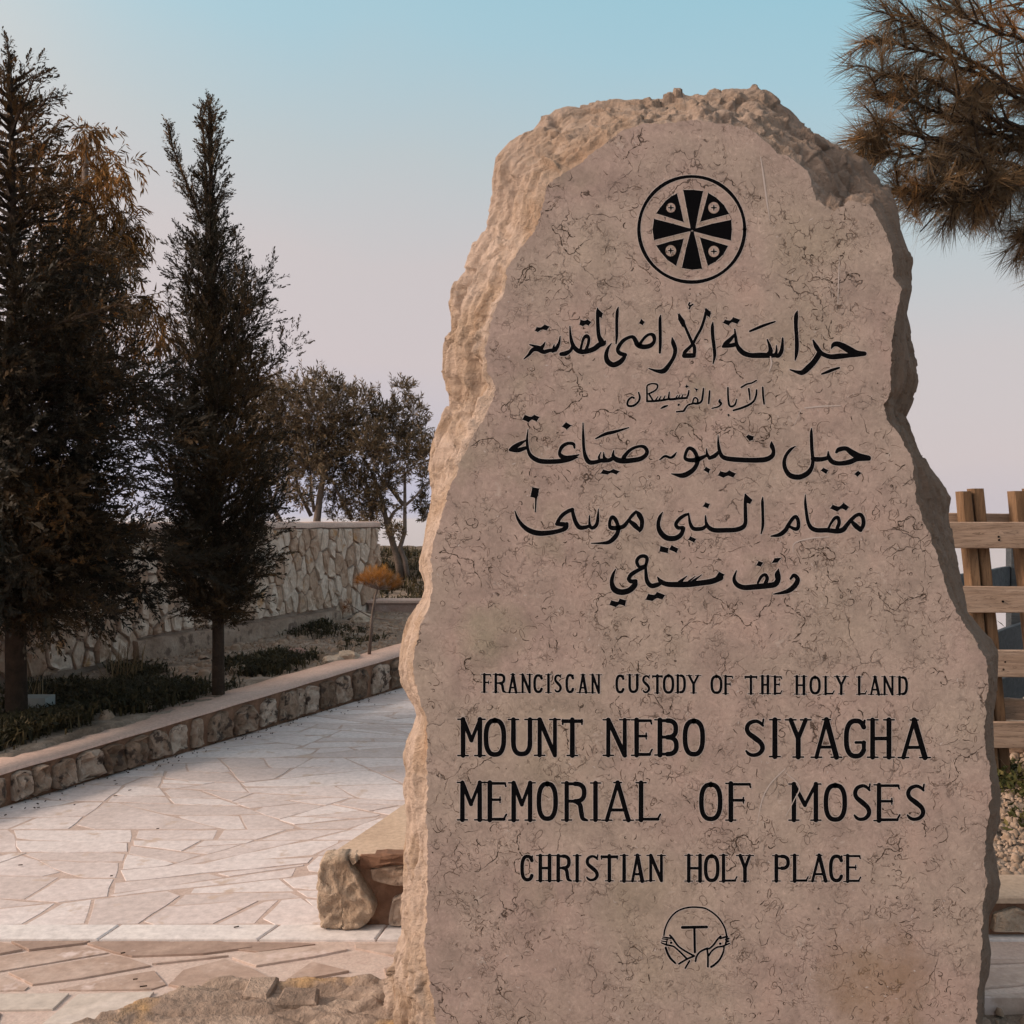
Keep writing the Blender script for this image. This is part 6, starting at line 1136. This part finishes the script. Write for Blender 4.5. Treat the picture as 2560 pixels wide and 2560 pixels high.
# right bed
cs2 = [(rs.uniform(2.55, 3.6), rs.uniform(5.35, 5.9)) for _ in range(120)] + [(rs.uniform(2.3, 3.6), rs.uniform(4.75, 5.2)) for _ in range(26)]
cs2 = [(x, y, gzn(x, y)) for x, y in cs2]; PP = [(c[0] + rs.gauss(0, .04), c[1] + rs.gauss(0, .04), c[2] + rs.uniform(0, .07)) for c in cs2 for _ in range(12)]; DD = [(rs.gauss(0, 1), rs.gauss(0, 1), rs.uniform(.1, 1.1)) for _ in PP]
instance('leafy_weeds', PP, DD, [rs.uniform(.03, .06) for _ in PP], *leaf_template(.5, .12), [min(1, max(0, rs.gauss(.5, .25))) for _ in PP], M['greenleaf'], None, r)
cs3 = [(rs.uniform(2.6, 3.5), rs.uniform(5.5, 5.75)) for _ in range(22)]; blades('straw_grass', [(x, y, gzn(x, y)) for x, y in cs3], M['straw'], 8, (.12, .36), .0035, 9, .04, .7, (.6, .25))
# scrub on the falling slope and on the left mound
cs4 = []
while len(cs4) < 900:
    x = rs.uniform(-4.5, 6.5); y = rs.uniform(9.6, 19.5)
    if x < 1.8 and y < 14.6: continue
    if inbed(x, y): continue
    cs4.append((x, y, gzn(x, y)))
blades('scrub', cs4, M['weed'], 9, (.06, .20), .012, 16, .10, .9, (.45, .3))
PP = [(c[0] + rs.gauss(0, .12), c[1] + rs.gauss(0, .12), c[2] + rs.uniform(0, .10)) for c in cs4[:600] for _ in range(14)]; DD = [(rs.gauss(0, 1), rs.gauss(0, 1), rs.uniform(.1, 1.1)) for _ in PP]
instance('scrub_leaves', PP, DD, [rs.uniform(.04, .09) for _ in PP], *leaf_template(.35, .12), [min(1, max(0, rs.gauss(.55, .3))) for _ in PP], M['weed'], None, r)
# spiky shrub seen between the rails
v = P(2540, 1590, 8.9); rt_ = empty('spiky_shrub', (v.x, v.y, .0), 'small spiky brown shrub seen between the fence rails', 'shrub')
mb = MB(); mb.tube([(v.x, v.y, -.2), (v.x, v.y, v.z)], [.03, .02], 6); mb.build('stem', M['bark'], rt_)
PP = [tuple(v + Vector((rs.gauss(0, .05), rs.gauss(0, .05), rs.gauss(0, .05)))) for _ in range(60)]; DD = [(rs.gauss(0, 1), rs.gauss(0, 1), rs.gauss(.1, .8)) for _ in PP]; instance('leaves', PP, DD, [rs.uniform(.08, .16) for _ in PP], *leaf_template(.16, .05), [rs.uniform(.2, .8) for _ in PP], M['weed'], rt_, r)
# fallen bits on the paving
mb = MB()
for zx, zy in ((950,230),(1000,80),(850,185),(880,75),(840,160),(545,337),(845,272),(815,860),(900,1427),(990,1620),(1050,1672),(205,297),(125,290),(1730,1235),(280,357),(150,780),(1155,512)):
    v = G(zx / 2.927, 1900 + zy / 2.927); a = rs.uniform(-.3, .3); l = rs.uniform(.004, .012); c_, s2 = math.cos(a) * l, math.sin(a) * l; mb.tube([(v.x - c_, v.y - s2, .007), (v.x + c_, v.y + s2, .009)], .0025, 5)
for _ in range(150):
    y = rs.uniform(4.3, 9.5); x = wall_x(y) + abs(rs.gauss(.05, .10)) + .03; a = rs.uniform(0, 3); l = rs.uniform(.004, .014); mb.tube([(x, y, .010), (x + math.cos(a) * l, y + math.sin(a) * l, .012)], .0035, 4)
tag(mb.build('litter', M['bark']), kind='stuff')

# ---------------------------------------------------------------- air over the valley
hb = MB(); hb.box((0, 0, -171), 88000, 88000, 362)
hz = bpy.data.materials.new('haze'); hz.use_nodes = True; nn2 = hz.node_tree; nn2.nodes.clear(); oo = nn2.nodes.new('ShaderNodeOutputMaterial'); vv = nn2.nodes.new('ShaderNodeVolumePrincipled')
vv.inputs['Color'].default_value = (.92, .90, .95, 1); vv.inputs['Density'].default_value = 2.0e-4; vv.inputs['Anisotropy'].default_value = .0; nn2.links.new(vv.outputs[0], oo.inputs['Volume'])
tag(hb.build('haze', hz), kind='stuff')
